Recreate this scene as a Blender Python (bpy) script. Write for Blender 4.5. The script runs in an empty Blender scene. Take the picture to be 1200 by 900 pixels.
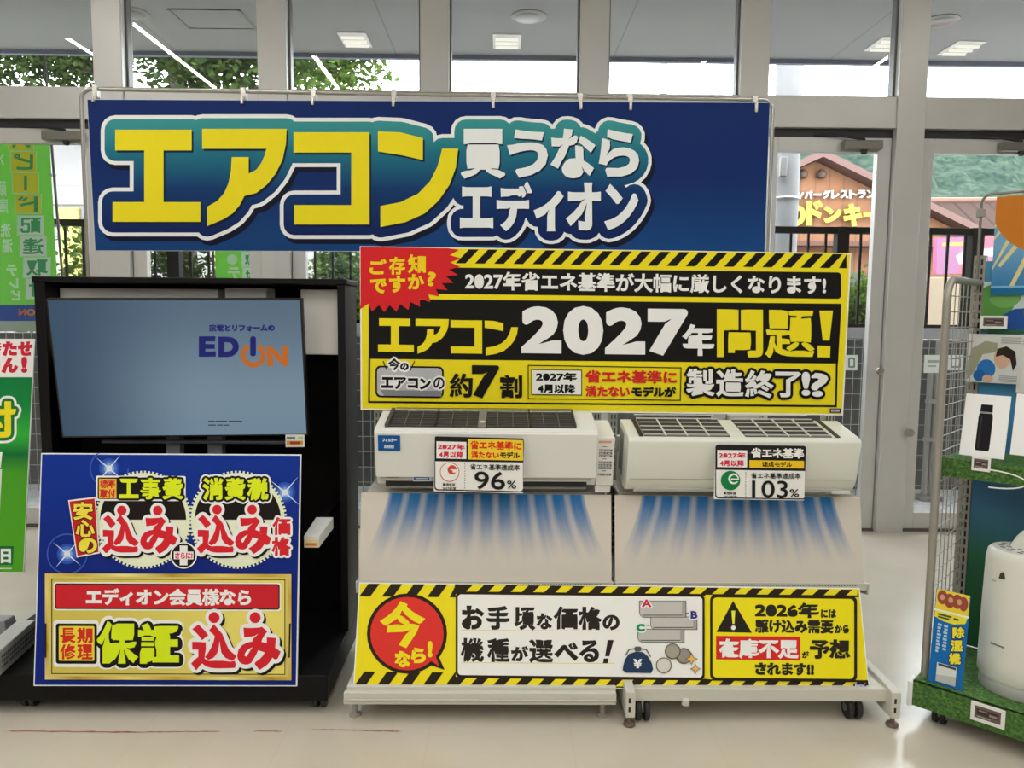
import bpy, math, random
import numpy as np
from mathutils import Vector, Matrix, noise
from mathutils.geometry import delaunay_2d_cdt

random.seed(7)
scn = bpy.context.scene
COL = scn.collection
# ------------------------------------------------------------------ camera
H = 1.32                                    # eye height of the phone
F_PX, PITCH, YAW, ROLL = 900.0, math.radians(5.2), math.radians(0.7), math.radians(0.5)
fw = Vector((math.sin(YAW)*math.cos(PITCH), math.cos(YAW)*math.cos(PITCH), -math.sin(PITCH)))
r0 = Vector((math.cos(YAW), -math.sin(YAW), 0))
u0 = r0.cross(fw)
rt = r0*math.cos(ROLL) + u0*math.sin(ROLL)
up = u0*math.cos(ROLL) - r0*math.sin(ROLL)
EYE = Vector((0, 0, H))
cam = bpy.data.cameras.new('camera'); cam.sensor_width = 36; cam.lens = 36*F_PX/1200
cam.clip_end = 500
camo = bpy.data.objects.new('camera', cam); COL.objects.link(camo)
camo.matrix_world = Matrix(((rt.x, up.x, -fw.x, 0), (rt.y, up.y, -fw.y, 0), (rt.z, up.z, -fw.z, H), (0, 0, 0, 1)))
scn.camera = camo
# ------------------------------------------------------------------ sky, sun, shop lamps, exposure
scn.view_settings.view_transform = 'Standard'; scn.view_settings.look = 'None'
scn.view_settings.exposure = 0.0; scn.view_settings.gamma = 1.0
scn.view_settings.use_curve_mapping = False
scn.cycles.use_denoising = True
scn.cycles.max_bounces = 8; scn.cycles.transparent_max_bounces = 12
SKY, SUN, LAMP_W = 12.0, 1.0, 49.0
w = bpy.data.worlds.new('world'); scn.world = w; w.use_nodes = True
bg = w.node_tree.nodes['Background']; bg.inputs['Color'].default_value = (0.93, 0.965, 1.0, 1); bg.inputs['Strength'].default_value = SKY
sd = bpy.data.lights.new('sun', 'SUN'); sd.energy = SUN; sd.angle = math.radians(2); sd.color = (1, .96, .9)
so = bpy.data.objects.new('sun', sd); COL.objects.link(so)
so.rotation_euler = Vector((-.35, .62, -.85)).to_track_quat('-Z', 'Y').to_euler()
CEIL = 3.56
STRIPS = [(-3.5, 2.95), (-2.82, 3.55), (-1.62, 2.6), (0.3, 2.0), (1.7, 2.6), (3.2, 3.2)]
for sx, sy in STRIPS:
    ld = bpy.data.lights.new('strip_lamp_light', 'AREA'); ld.shape = 'RECTANGLE'; ld.size = .04; ld.size_y = 8.0
    ld.energy = LAMP_W; ld.color = (1, .985, .95)
    lo = bpy.data.objects.new('strip_lamp_light', ld); COL.objects.link(lo); lo.location = (sx, sy-4.0, CEIL-.075)

# ------------------------------------------------------------------ helpers
def ray(px, py):
    return (fw + rt*((px-600)/F_PX) - up*((py-450)/F_PX))
def PY(px, py, Y):
    d = ray(px, py); return EYE + d*(Y/d.y)
def PZ(px, py, z):
    d = ray(px, py); return EYE + d*((z-H)/d.z)
def PPL(px, py, p0, n):
    d = ray(px, py); return EYE + d*((p0-EYE).dot(n)/d.dot(n))
def proj(p):
    d = Vector(p)-EYE; k = d.dot(fw); return (600+F_PX*d.dot(rt)/k, 450-F_PX*d.dot(up)/k)
def lin(c):
    c /= 255.0
    return c/12.92 if c <= .04045 else ((c+.055)/1.055)**2.4
K_IN = 0.85
def srgb(c, k=K_IN):
    return tuple(min(.92, lin(v)/k) for v in c)
MATS = {}
def mat(c, rough=.5, metal=0.0, k=K_IN, spec=.5, name='paint'):
    key = (tuple(c), rough, metal, k, spec)
    if key in MATS: return MATS[key]
    m = bpy.data.materials.new(name); m.use_nodes = True
    b = m.node_tree.nodes['Principled BSDF']
    b.inputs['Base Color'].default_value = (*srgb(c, k), 1); b.inputs['Roughness'].default_value = rough
    b.inputs['Metallic'].default_value = metal; b.inputs['Specular IOR Level'].default_value = spec
    MATS[key] = m; return m
def emis(c, s=1.0, add=None):
    key = ('e', tuple(c), s)
    if key in MATS: return MATS[key]
    m = bpy.data.materials.new('lit_screen'); m.use_nodes = True
    b = m.node_tree.nodes['Principled BSDF']
    b.inputs['Base Color'].default_value = (.01, .01, .01, 1); b.inputs['Roughness'].default_value = .35
    b.inputs['Specular IOR Level'].default_value = .25
    b.inputs['Emission Color'].default_value = (*[lin(v) for v in c], 1); b.inputs['Emission Strength'].default_value = s
    MATS[key] = m; return m
class NT:
    """tiny node-graph builder"""
    def __init__(s, name, rough=.5, spec=.5):
        s.m = bpy.data.materials.new(name); s.m.use_nodes = True; s.t = s.m.node_tree
        s.b = s.t.nodes['Principled BSDF']; s.b.inputs['Roughness'].default_value = rough
        s.b.inputs['Specular IOR Level'].default_value = spec
        tc = s.t.nodes.new('ShaderNodeTexCoord'); s.obj = tc.outputs['Object']
        sp = s.t.nodes.new('ShaderNodeSeparateXYZ'); s.t.links.new(s.obj, sp.inputs[0])
        s.x, s.y, s.z = sp.outputs
    def put(s, sock, v):
        if hasattr(v, 'is_linked') or hasattr(v, 'links'): s.t.links.new(v, sock)
        else: sock.default_value = v
    def f(s, op, a, b=0.0, c=0.0):
        n = s.t.nodes.new('ShaderNodeMath'); n.operation = op
        s.put(n.inputs[0], a); s.put(n.inputs[1], b); s.put(n.inputs[2], c); return n.outputs[0]
    def rng(s, v, a, b, c=0.0, d=1.0):
        n = s.t.nodes.new('ShaderNodeMapRange'); n.interpolation_type = 'SMOOTHSTEP'
        s.put(n.inputs[0], v); n.inputs[1].default_value = a; n.inputs[2].default_value = b
        n.inputs[3].default_value = c; n.inputs[4].default_value = d; return n.outputs[0]
    def mix(s, f, a, b):
        n = s.t.nodes.new('ShaderNodeMix'); n.data_type = 'RGBA'
        s.put(n.inputs[0], f)
        s.put(n.inputs[6], (*a, 1) if isinstance(a, tuple) else a); s.put(n.inputs[7], (*b, 1) if isinstance(b, tuple) else b)
        return n.outputs[2]
    def noise(s, scale, detail=3.0, vec=None, rough=.5):
        n = s.t.nodes.new('ShaderNodeTexNoise'); n.inputs['Scale'].default_value = scale; n.inputs['Detail'].default_value = detail
        n.inputs['Roughness'].default_value = rough
        s.t.links.new(vec or s.obj, n.inputs['Vector']); return n.outputs['Fac']
    def vec(s, x, y, z):
        n = s.t.nodes.new('ShaderNodeCombineXYZ'); s.put(n.inputs[0], x); s.put(n.inputs[1], y); s.put(n.inputs[2], z); return n.outputs[0]
    def ramp(s, v, stops):
        n = s.t.nodes.new('ShaderNodeValToRGB'); s.put(n.inputs[0], v); e = n.color_ramp.elements
        while len(e) < len(stops): e.new(.5)
        for i, (p, c) in enumerate(stops): e[i].position = p; e[i].color = (*c, 1)
        return n.outputs[0]
    def bump(s, v, strength=.3, dist=.01):
        n = s.t.nodes.new('ShaderNodeBump'); n.inputs['Strength'].default_value = strength; n.inputs['Distance'].default_value = dist
        s.put(n.inputs['Height'], v); s.t.links.new(n.outputs[0], s.b.inputs['Normal'])
    def done(s, col):
        s.put(s.b.inputs['Base Color'], (*col, 1) if isinstance(col, tuple) else col); return s.m

def translucent(m, col, k=.5):
    t_ = m.node_tree; b_ = t_.nodes['Principled BSDF']; o_ = t_.nodes['Material Output']
    tl = t_.nodes.new('ShaderNodeBsdfTranslucent'); mx_ = t_.nodes.new('ShaderNodeMixShader'); mx_.inputs[0].default_value = k
    if b_.inputs['Base Color'].is_linked: t_.links.new(b_.inputs['Base Color'].links[0].from_socket, tl.inputs[0])
    else: tl.inputs[0].default_value = b_.inputs['Base Color'].default_value
    t_.links.new(b_.outputs[0], mx_.inputs[1]); t_.links.new(tl.outputs[0], mx_.inputs[2]); t_.links.new(mx_.outputs[0], o_.inputs[0]); return m
CL = {}
def cloth(c, k=.9):
    if c not in CL: CL[c] = translucent(mat(c, .7, k=k*1.0001, name='flag_cloth'), c)
    return CL[c]
class MB:
    def __init__(s, xf=None): s.v, s.f, s.mi, s.mats, s.xf = [], [], [], [], xf or Matrix()
    def slot(s, m):
        if m not in s.mats: s.mats.append(m)
        return s.mats.index(m)
    def add(s, vs, fs, m):
        o = len(s.v); i = s.slot(m)
        s.v += [s.xf @ Vector(p) for p in vs]
        for f in fs: s.f.append([o+k for k in f]); s.mi.append(i)
        return s
    def box(s, a, b, m):
        (x0, y0, z0), (x1, y1, z1) = [tuple(map(min, zip(a, b))), tuple(map(max, zip(a, b)))]
        vs = [(x0,y0,z0),(x1,y0,z0),(x1,y1,z0),(x0,y1,z0),(x0,y0,z1),(x1,y0,z1),(x1,y1,z1),(x0,y1,z1)]
        return s.add(vs, [(0,3,2,1),(4,5,6,7),(0,1,5,4),(1,2,6,5),(2,3,7,6),(3,0,4,7)], m)
    def hexa(s, p, m):     # 8 points, bottom ring then top ring
        return s.add(p, [(0,3,2,1),(4,5,6,7),(0,1,5,4),(1,2,6,5),(2,3,7,6),(3,0,4,7)], m)
    def prism(s, poly, d, m, axis='x', off=0.0):
        """2-D polygon extruded along an axis from off to off+d"""
        n = len(poly)
        def q(a, b, t): return {'x': (t, a, b), 'y': (a, t, b), 'z': (a, b, t)}[axis]
        vs = [q(a, b, off) for a, b in poly] + [q(a, b, off+d) for a, b in poly]
        fs = [tuple(range(n))[::-1], tuple(range(n, 2*n))] + [(i, (i+1) % n, n+(i+1) % n, n+i) for i in range(n)]
        return s.add(vs, fs, m)
    def tube(s, pts, r, m, n=8, closed=False):
        pts = [Vector(p) for p in pts]; vs = []; L = len(pts); ref = None
        for i, p in enumerate(pts):
            a = pts[i-1] if (i > 0 or closed) else p; b = pts[(i+1) % L] if (i < L-1 or closed) else p
            t = (b-a).normalized()
            if ref is None:
                ref = t.orthogonal().normalized()
            ref = (ref - t*ref.dot(t)).normalized(); bi = t.cross(ref)
            rr = r[i] if isinstance(r, (list, tuple)) else r
            vs += [p + ref*math.cos(2*math.pi*k/n)*rr + bi*math.sin(2*math.pi*k/n)*rr for k in range(n)]
        fs = []
        for i in range(L if closed else L-1):
            j = (i+1) % L
            fs += [(i*n+k, i*n+(k+1) % n, j*n+(k+1) % n, j*n+k) for k in range(n)]
        if not closed: fs += [tuple(range(n))[::-1], tuple(range((L-1)*n, L*n))]
        return s.add(vs, fs, m)
    def lathe(s, prof, c, m, n=24, sx=1.0, sy=1.0):
        vs = []; c = Vector(c)
        for r, z in prof: vs += [c + Vector((r*sx*math.cos(2*math.pi*k/n), r*sy*math.sin(2*math.pi*k/n), z)) for k in range(n)]
        fs = [(i*n+k, i*n+(k+1) % n, (i+1)*n+(k+1) % n, (i+1)*n+k) for i in range(len(prof)-1) for k in range(n)]
        fs += [tuple(range(n))[::-1], tuple(range((len(prof)-1)*n, len(prof)*n))]
        return s.add(vs, fs, m)
    def disc_y(s, c, r, d, m, n=24):   # short cylinder along x
        cx, cy, cz = c
        return s.prism([(cy+r*math.cos(2*math.pi*k/n), cz+r*math.sin(2*math.pi*k/n)) for k in range(n)], d, m, 'x', cx-d/2)
WM = {}
def link(o, parent=None):
    COL.objects.link(o)
    if parent is not None: o.parent = parent
    return o
def tag(o, label=None, cat=None, group=None, kind=None):
    for k, v in (('label', label), ('category', cat), ('group', group), ('kind', kind)):
        if v: o[k] = v
    return o
def thing(name, label, cat, M=(0, 0, 0), group=None, kind=None):
    o = bpy.data.objects.new(name, None); o.empty_display_size = .1
    M = M if isinstance(M, Matrix) else Matrix.Translation(M)
    o.matrix_world = M; WM[o] = M.copy(); link(o)
    return tag(o, label, cat, group, kind)
def build(name, mb, parent=None, bevel=0.0, smooth=True, origin=None, seg=2):
    me = bpy.data.meshes.new(name)
    M = WM.get(parent) if parent is not None else None
    if parent is None:
        M = origin if isinstance(origin, Matrix) else Matrix.Translation(origin if origin is not None else (0, 0, 0))
    inv = M.inverted()
    me.from_pydata([inv @ v for v in mb.v], [], mb.f)
    for m in mb.mats: me.materials.append(m)
    me.polygons.foreach_set('material_index', mb.mi)
    if smooth:
        me.polygons.foreach_set('use_smooth', [True]*len(me.polygons)); me.set_sharp_from_angle(angle=math.radians(38))
    me.update()
    o = bpy.data.objects.new(name, me)
    WM[o] = M
    if parent is None: o.matrix_world = M
    link(o, parent)
    if bevel:
        b = o.modifiers.new('bevel', 'BEVEL'); b.width = bevel; b.segments = seg; b.limit_method = 'ANGLE'
    return o
def struct(name, mb, bevel=0.0, origin=None, parent=None):
    o = build(name, mb, parent, bevel, True, origin)
    if parent is None: o['kind'] = 'structure'
    return o
def arc(cx, cy, r, a0, a1, n=8, ry=None):
    return [(cx+r*math.cos(math.radians(a0+(a1-a0)*i/n)), cy+(ry or r)*math.sin(math.radians(a0+(a1-a0)*i/n))) for i in range(n+1)]

# ------------------------------------------------------------------ lettering
GL = {}
def glyph(s):
    if s in GL: return GL[s]
    c = bpy.data.curves.new('t', 'FONT'); c.body = s; c.resolution_u = 4
    o = bpy.data.objects.new('t', c); COL.objects.link(o)
    me = bpy.data.meshes.new_from_object(o.evaluated_get(bpy.context.evaluated_depsgraph_get()))
    V = [(v.co.x, v.co.y) for v in me.vertices]; Fs = [list(p.vertices) for p in me.polygons]
    bpy.data.objects.remove(o); bpy.data.curves.remove(c); bpy.data.meshes.remove(me)
    xs = [v[0] for v in V]; ys = [v[1] for v in V]
    x0, x1, y0, y1 = min(xs), max(xs), min(ys), max(ys)
    V = [((x-x0)/max(1e-6, x1-x0), (y1-y)/max(1e-6, y1-y0)) for x, y in V]     # unit box, y down
    GL[s] = (V, [f[::-1] for f in Fs]); return GL[s]
# hand-cut heavy katakana in a unit box, y down
KATA = {
 'エ': [[(0.03,0),(0.90,0),(0.90,.225),(0.58,.225),(0.58,.785),(1,.785),(1,1),(0,1),(0,.785),(.36,.785),(.36,.225),(0.03,.225)]],
 'ア': [[(0,0),(1,0),(.99,.16),(.95,.32),(.87,.46),(.77,.57),(.64,.66),(.50,.69),(.44,.79),(.36,.87),(.25,.93),(.06,1),(.06,.80),(.18,.74),(.26,.66),(.31,.56),(.34,.44),(.35,.29),(.55,.29),(.55,.46),(.64,.42),(.70,.35),(.74,.27),(.76,.205),(0,.205)]],
 'コ': [[(0,0),(1,0),(1,1),(.01,1),(.01,.79),(.76,.79),(.76,.22),(0,.22)]],
 'ン': [[(0,0),(.28,.01),(.56,.07),(.56,.30),(.30,.25),(0,.21)],[(.80,.18),(1,.18),(.97,.38),(.89,.56),(.76,.72),(.58,.86),(.34,.95),(.03,1),(.03,.78),(.28,.74),(.50,.65),(.65,.52),(.74,.37),(.78,.25)]],
}
def area(p): return sum(p[i][0]*p[(i+1) % len(p)][1]-p[(i+1) % len(p)][0]*p[i][1] for i in range(len(p)))
def union(polys):
    vs, fs = [], []
    for p in polys:
        if area(p) < 0: p = p[::-1]
        fs.append(list(range(len(vs), len(vs)+len(p)))); vs += [Vector(q) for q in p]
    r = delaunay_2d_cdt(vs, [], fs, 1, 1e-5)
    return [tuple(v) for v in r[0]], [list(f) for f, o in zip(r[2], r[5]) if o]
def dilate(V, Fs, r, mitre=True, g=0.0):
    """filled faces grown by up to r all round (narrow counters stay open), then by g more for an outline"""
    Fs = [f if area([V[i] for i in f]) > 0 else f[::-1] for f in Fs]
    polys = [[V[i] for i in f] for f in Fs]
    if r+g <= 0: return polys
    em = {(f[i], f[(i+1) % len(f)]) for f in Fs for i in range(len(f))}
    bd = [e for e in em if (e[1], e[0]) not in em]
    ed, S, N_ = [], [], []
    size = max(p[1] for p in V)-min(p[1] for p in V)
    for a, b in bd:
        dx, dy = V[b][0]-V[a][0], V[b][1]-V[a][1]; L = math.hypot(dx, dy)
        if L < 1e-9: continue
        k = max(1, int(L/(size*.11))) if r > 0 else 1
        ed.append((a, b, (dy/L, -dx/L), k, len(S)))
        for i in range(k+1):
            t = min(max(i/k, .04), .96); S.append((V[a][0]+dx*t, V[a][1]+dy*t)); N_.append((dy/L, -dx/L))
    if not ed: return polys
    W_ = np.full(len(S), float(r))
    if r > 0:
        P, D = np.array(S), np.array(N_)
        A = np.array([V[e[0]] for e in ed]); E_ = np.array([V[e[1]] for e in ed])-A
        for c0 in range(0, len(S), 400):
            p, d = P[c0:c0+400, None, :], D[c0:c0+400, None, :]
            den = d[..., 0]*E_[None, :, 1]-d[..., 1]*E_[None, :, 0]; den = np.where(abs(den) < 1e-9, 1e9, den)
            q = A[None]-p
            t = (q[..., 0]*E_[None, :, 1]-q[..., 1]*E_[None, :, 0])/den; u = (q[..., 0]*d[..., 1]-q[..., 1]*d[..., 0])/den
            ok = (u >= -.001) & (u <= 1.001) & (t > 1e-3*size) & (abs(den) < 1e8)
            gap = np.where(ok, t, 1e9).min(1)
            W_[c0:c0+400] = np.minimum(r, .25*gap)
    W_ = W_+g
    rv = {}
    for a, b, n1, k, o in ed:
        for v, w_ in ((a, W_[o]), (b, W_[o+k])): rv[v] = min(rv.get(v, 1e9), float(w_))
    nr = {e[0]: e[2] for e in ed}
    for a, b, n1, k, o in ed:
        pa, pb = V[a], V[b]
        pts = [(pa[0]+(pb[0]-pa[0])*i/k, pa[1]+(pb[1]-pa[1])*i/k) for i in range(k+1)]
        ww = [rv[a]]+[float(W_[o+i]) for i in range(1, k)]+[rv[b]]
        off = [(x+n1[0]*w_, y+n1[1]*w_) for (x, y), w_ in zip(pts, ww)]
        for i in range(k): polys.append([pts[i], off[i], off[i+1], pts[i+1]])
        n2 = nr.get(b); rr = rv[b]
        if n2 and n1[0]*n2[1]-n1[1]*n2[0] > 1e-6:
            d = n1[0]*n2[0]+n1[1]*n2[1]; qb, qc = off[-1], (pb[0]+n2[0]*rr, pb[1]+n2[1]*rr)
            if mitre and d > -.3:
                q = rr/(1+d); polys.append([pb, qb, (pb[0]+(n1[0]+n2[0])*q, pb[1]+(n1[1]+n2[1])*q), qc])
            else:
                a0 = math.atan2(n1[1], n1[0]); da = math.acos(max(-1, min(1, d))); n = max(1, int(da/.35))
                polys.append([pb]+[(pb[0]+rr*math.cos(a0+da*i/n), pb[1]+rr*math.sin(a0+da*i/n)) for i in range(n+1)])
    return polys

class Sign:
    """a flat printed board at a real place; artwork is laid out on its own surface"""
    DZ = 0.00009
    def __init__(s, name, label, cat, corners, px_at, Y, yaw=0.0, lean=0.0, thick=.006, edge=(235, 235, 232), normal=None, p0=None, back=None, group=None, rough=.42, board=True, bname='board', emat=None):
        TL, TR, BL, BR = corners
        n = normal or Vector((-math.sin(yaw)*math.cos(lean), -math.cos(yaw)*math.cos(lean), math.sin(lean)))
        s.p0 = p0 if p0 is not None else PY(px_at[0], px_at[1], Y); s.n = n
        a, b, c, d = [PPL(*q, s.p0, n) for q in corners]
        u = ((b-a)+(d-c)).normalized(); v = n.cross(u).normalized()
        ctr = (a+b+c+d)/4; s.u, s.v, s.c = u, v, ctr
        s.W = ((b-a).length+(d-c).length)/2; s.Hh = ((a-c).length+(b-d).length)/2
        M = Matrix(((u.x, v.x, n.x, ctr.x), (u.y, v.y, n.y, ctr.y), (u.z, v.z, n.z, ctr.z), (0, 0, 0, 1)))
        s.M = M; s.inv = M.inverted(); s.layer = 1; s.rough = rough
        s.sl = ((TR[1]-TL[1])/(TR[0]-TL[0])+(BR[1]-BL[1])/(BR[0]-BL[0]))/2
        s.root = thing(name, label, cat, M, group)
        if board:
            mb = MB(M); mb.box((-s.W/2, -s.Hh/2, -thick), (s.W/2, s.Hh/2, 0), emat or mat(edge, .5))
            build(bname, mb, s.root, .0012, False)
        s.mb = None
    def loc(s, x, y):
        p = s.inv @ PPL(x, y, s.p0, s.n); return (p.x, p.y)
    def q(s, fx, fy): return proj(s.M @ Vector(((fx-.5)*s.W, (.5-fy)*s.Hh, 0)))
    def qs(s, *p): return [s.q(*t) for t in p]
    def part(s, name):
        s.end(); s.mb = MB(s.M); s.pn = name; return s
    def end(s):
        if s.mb and s.mb.v: build(s.pn, s.mb, s.root, 0, False)
        s.mb = None
    def m(s, c): return c if not isinstance(c, tuple) else mat(c, .55, spec=.18)
    def fill(s, polys, c, flat=False):
        """polys in photo units -> one merged layer of ink"""
        V, Fs = union(polys) if len(polys) > 1 else (polys[0], None)
        P = [s.loc(*p) for p in V]
        P = [(min(max(x, -s.W/2), s.W/2), min(max(y, -s.Hh/2), s.Hh/2)) for x, y in P]
        if Fs is None:
            if len(P) > 4:
                vv, ff = [Vector(p) for p in P], [list(range(len(P)))]
                if area(P) < 0: ff = [ff[0][::-1]]
                r = delaunay_2d_cdt(vv, [], ff, 1, 1e-7)
                P = [tuple(v) for v in r[0]]; Fs = [list(f) for f, o in zip(r[2], r[5]) if o]
            else: Fs = [list(range(len(P)))]
        Fs = [f if area([P[i] for i in f]) > 0 else f[::-1] for f in Fs]
        z = s.layer*s.DZ; s.layer += 1
        s.mb.add([(x, y, z) for x, y in P], Fs, s.m(c)); return s
    def sk(s, p, xc): return (p[0], p[1]+s.sl*(p[0]-xc))
    def rect(s, x0, y0, x1, y1, c, r=0.0, skew=True):
        xc = (x0+x1)/2
        if r: p = arc(x1-r, y0+r, r, -90, 0, 5)+arc(x1-r, y1-r, r, 0, 90, 5)+arc(x0+r, y1-r, r, 90, 180, 5)+arc(x0+r, y0+r, r, 180, 270, 5)
        else: p = [(x0, y0), (x1, y0), (x1, y1), (x0, y1)]
        return s.fill([[s.sk(q, xc) if skew else q for q in p]], c)
    def poly(s, pts, c): return s.fill([list(pts)], c)
    def circ(s, x, y, r, c, n=32, ry=None): return s.fill([arc(x, y, r, 0, 360*(n-1)/n, n-1, ry)], c)
    def field(s, c, inset=0.0, top=None, bot=None):
        w_, h_ = s.W/2-inset, s.Hh/2-inset
        z = s.layer*s.DZ; s.layer += 1
        s.mb.add([(-w_, -h_, z), (w_, -h_, z), (w_, h_, z), (-w_, h_, z)], [(0, 1, 2, 3)], s.m(c)); return s
    def line(s, pts, wd, c):
        polys = []
        for (ax, ay), (bx, by) in zip(pts, pts[1:]):
            L = math.hypot(bx-ax, by-ay) or 1; nx, ny = -(by-ay)/L*wd/2, (bx-ax)/L*wd/2
            polys += [[(ax+nx, ay+ny), (bx+nx, by+ny), (bx-nx, by-ny), (ax-nx, ay-ny)], arc(bx, by, wd/2, 0, 330, 11)]
        return s.fill(polys, c)
    def text(s, items, c, w=0.0, outs=(), rot=0.0, shear=0.0, kata=False, mitre=True, mirror=False, boxskew=True):
        """items: [(string, (x0,y0,x1,y1)), ...]; outs: [(grow, colour, dx, dy), ...] widest first"""
        if isinstance(items, tuple): items = [items]
        X0 = min(i[1][0] for i in items); X1 = max(i[1][2] for i in items)
        Y0 = min(i[1][1] for i in items); Y1 = max(i[1][3] for i in items)
        xc, yc = (X0+X1)/2, (Y0+Y1)/2; ca, sa = math.cos(math.radians(rot)), math.sin(math.radians(rot))
        groups = []
        for st, (x0, y0, x1, y1) in items:
            if kata and st in KATA:
                V, Fs = [], []
                for p in KATA[st]:
                    q = p if area(p) > 0 else p[::-1]
                    r = delaunay_2d_cdt([Vector(t) for t in q], [], [list(range(len(q)))], 1, 1e-6)
                    o = len(V); V += [tuple(v) for v in r[0]]; Fs += [[o+k for k in f] for f, og in zip(r[2], r[5]) if og]
                ww = 0.0
            else: (V, Fs), ww = glyph(st), w*(.8 if any(ord(ch) >= 0x4e00 for ch in st) else 1.0)
            P = []
            for a, b in V:
                if mirror: a = 1-a
                x, y = x0+ww+a*(x1-x0-2*ww), y0+ww+b*(y1-y0-2*ww)
                x += shear*(yc-y)
                y += s.sl*(x-xc) if boxskew else 0
                P.append((xc+(x-xc)*ca-(y-yc)*sa, yc+(x-xc)*sa+(y-yc)*ca))
            groups.append((P, Fs, ww))
        for g, oc, dx, dy in list(outs)+[(0, c, 0, 0)]:
            polys = []
            for P, Fs, ww in groups: polys += dilate(P, Fs, ww, mitre and g == 0, g)
            if dx or dy: polys = [[(x+dx, y+dy) for x, y in p] for p in polys]
            s.fill(polys, oc)
        return s
    def stripes(s, x0, x1, y0, y1, per, wd, slant, c, clipx=None):
        """slanted hazard bars in a horizontal band; y given at band centre x"""
        xc = (x0+x1)/2; polys = []; x = x0
        while x < x1:
            p = [(x, y1), (x+wd, y1), (x+wd+slant, y0), (x+slant, y0)]
            lo, hi = clipx or (x0, x1)
            p = [(min(max(a, lo), hi), b) for a, b in p]
            if p[1][0]-p[0][0]+p[2][0]-p[3][0] > .5: polys.append([s.sk(q, xc) for q in p])
            x += per
        for p in polys: s.fill([p], c); s.layer -= 1
        s.layer += 1; return s

# ================================================================== the room
YW = 4.65
n = NT('vinyl_floor', .24, .5)
seam = n.f('MINIMUM', n.f('ABSOLUTE', n.f('SUBTRACT', n.f('FRACT', n.f('MULTIPLY', n.x, 1/.45)), .5)), n.f('ABSOLUTE', n.f('SUBTRACT', n.f('FRACT', n.f('MULTIPLY', n.y, 1/.45)), .5)))
sm = n.rng(seam, 0.0, .006, .82, 1.0)
nz = n.noise(3.0, 5); nz2 = n.noise(26.0, 6, None, .7)
base = n.mix(n.rng(nz, .3, .7), (.61, .555, .455), (.65, .595, .50))
base = n.mix(n.rng(nz2, .60, .78, 0, .3), base, (.36, .29, .21))
base = n.mix(n.f('SUBTRACT', 1.0, sm), base, (.42, .38, .31))
n.put(n.b.inputs['Roughness'], n.rng(nz, .3, .7, .20, .235))
FLOOR = n.done(base)
struct('floor', MB().box((-7.5, -7, -.06), (7.5, YW+.13, 0), FLOOR))
n = NT('ceiling_board', .8); CEILM = n.done(n.mix(n.noise(60), (.66, .66, .64), (.72, .72, .70)))
struct('ceiling', MB().box((-7.5, -7, CEIL), (7.5, YW+.1, CEIL+.1), CEILM))
n = NT('wall_paint', .7); WALLM = n.done(n.mix(n.noise(8), (.62, .61, .58), (.68, .67, .64)))
struct('wall_left', MB().box((-7.6, -7, 0), (-7.5, YW+.1, CEIL), WALLM))
struct('wall_right', MB().box((7.5, -7, 0), (7.6, YW+.1, CEIL), WALLM))
struct('wall_front', MB().box((-7.6, -7.1, 0), (7.6, -7, CEIL), WALLM))
# dried red tape line across the floor
n = NT('red_tape_residue', .6); n.b.inputs['Alpha'].default_value = 1
TAPE = n.done(n.mix(n.noise(40), (.30, .06, .04), (.42, .2, .14)))
def residue(px0, px1, py0, py1, wd):
    mb = MB(); a, b = PZ(px0, py0, .0008), PZ(px1, py1, .0008); N = 26; vs = []
    for i in range(N+1):
        p = a.lerp(b, i/N); k = wd*(.35+.65*abs(noise.noise(Vector((i*.61, px0, 0)))*1.6)); j = .004*noise.noise(Vector((i*.4, px1, 3)))
        if i in (0, N): k = .0004
        vs += [(p.x, p.y-k+j, .0008), (p.x, p.y+k+j, .0008)]
    mb.add(vs, [(2*i, 2*i+2, 2*i+3, 2*i+1) for i in range(N)], TAPE)
    return mb
for k, a in enumerate([(10, 160, 856.5, 858, .006), (150, 258, 858, 857, .004), (298, 330, 856.5, 857, .004), (366, 400, 855, 855, .003), (398, 470, 855, 857, .005), (222, 216, 859, 864, .002)]):
    tag(build('tape_residue', residue(*a), None, 0, False), kind='structure')

# ------------------------------------------------------------------ curtain wall
n = NT('satin_aluminium', .38); n.b.inputs['Metallic'].default_value = .25
ALU = n.done(n.mix(n.noise(5), (.60, .585, .56), (.66, .645, .62)))
ALUD = mat((105, 103, 100), .45, .3); DARK = mat((38, 38, 40), .5); BLACK = mat((14, 14, 16), .4)
STEEL = mat((165, 162, 155), .3, .85); CHROME = mat((205, 203, 198), .18, .95)
g = bpy.data.materials.new('window_glass'); g.use_nodes = True
t = g.node_tree; t.nodes.remove(t.nodes['Principled BSDF'])
tr = t.nodes.new('ShaderNodeBsdfTransparent'); tr.inputs[0].default_value = (.95, .97, .965, 1)
gl = t.nodes.new('ShaderNodeBsdfGlossy'); gl.inputs['Roughness'].default_value = 0.0
mx = t.nodes.new('ShaderNodeMixShader'); mx.inputs[0].default_value = .05
t.links.new(tr.outputs[0], mx.inputs[1]); t.links.new(gl.outputs[0], mx.inputs[2]); t.links.new(mx.outputs[0], t.nodes['Material Output'].inputs[0])
GLASS = g
MX = [PY(p, 50, YW).x for p in (130, 321, 510, 696, 883, 1068)]
step = (MX[-1]-MX[0])/5
MX = [MX[0]-step*k for k in (3, 2, 1)] + MX + [MX[-1]+step*k for k in (1, 2, 3)]
HW = .083
ZT1, ZT0 = PY(620, 110, YW).z, PY(620, 147, YW).z
num = 1
for x in MX:
    mb = MB().box((x-HW, YW-.05, 0), (x+HW, YW+.09, CEIL), ALU)
    mb.box((x-HW-.013, YW+.0, ZT1), (x+HW+.013, YW+.06, CEIL), ALUD)
    struct('trim_%d' % num, mb, .003); num += 1
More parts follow.
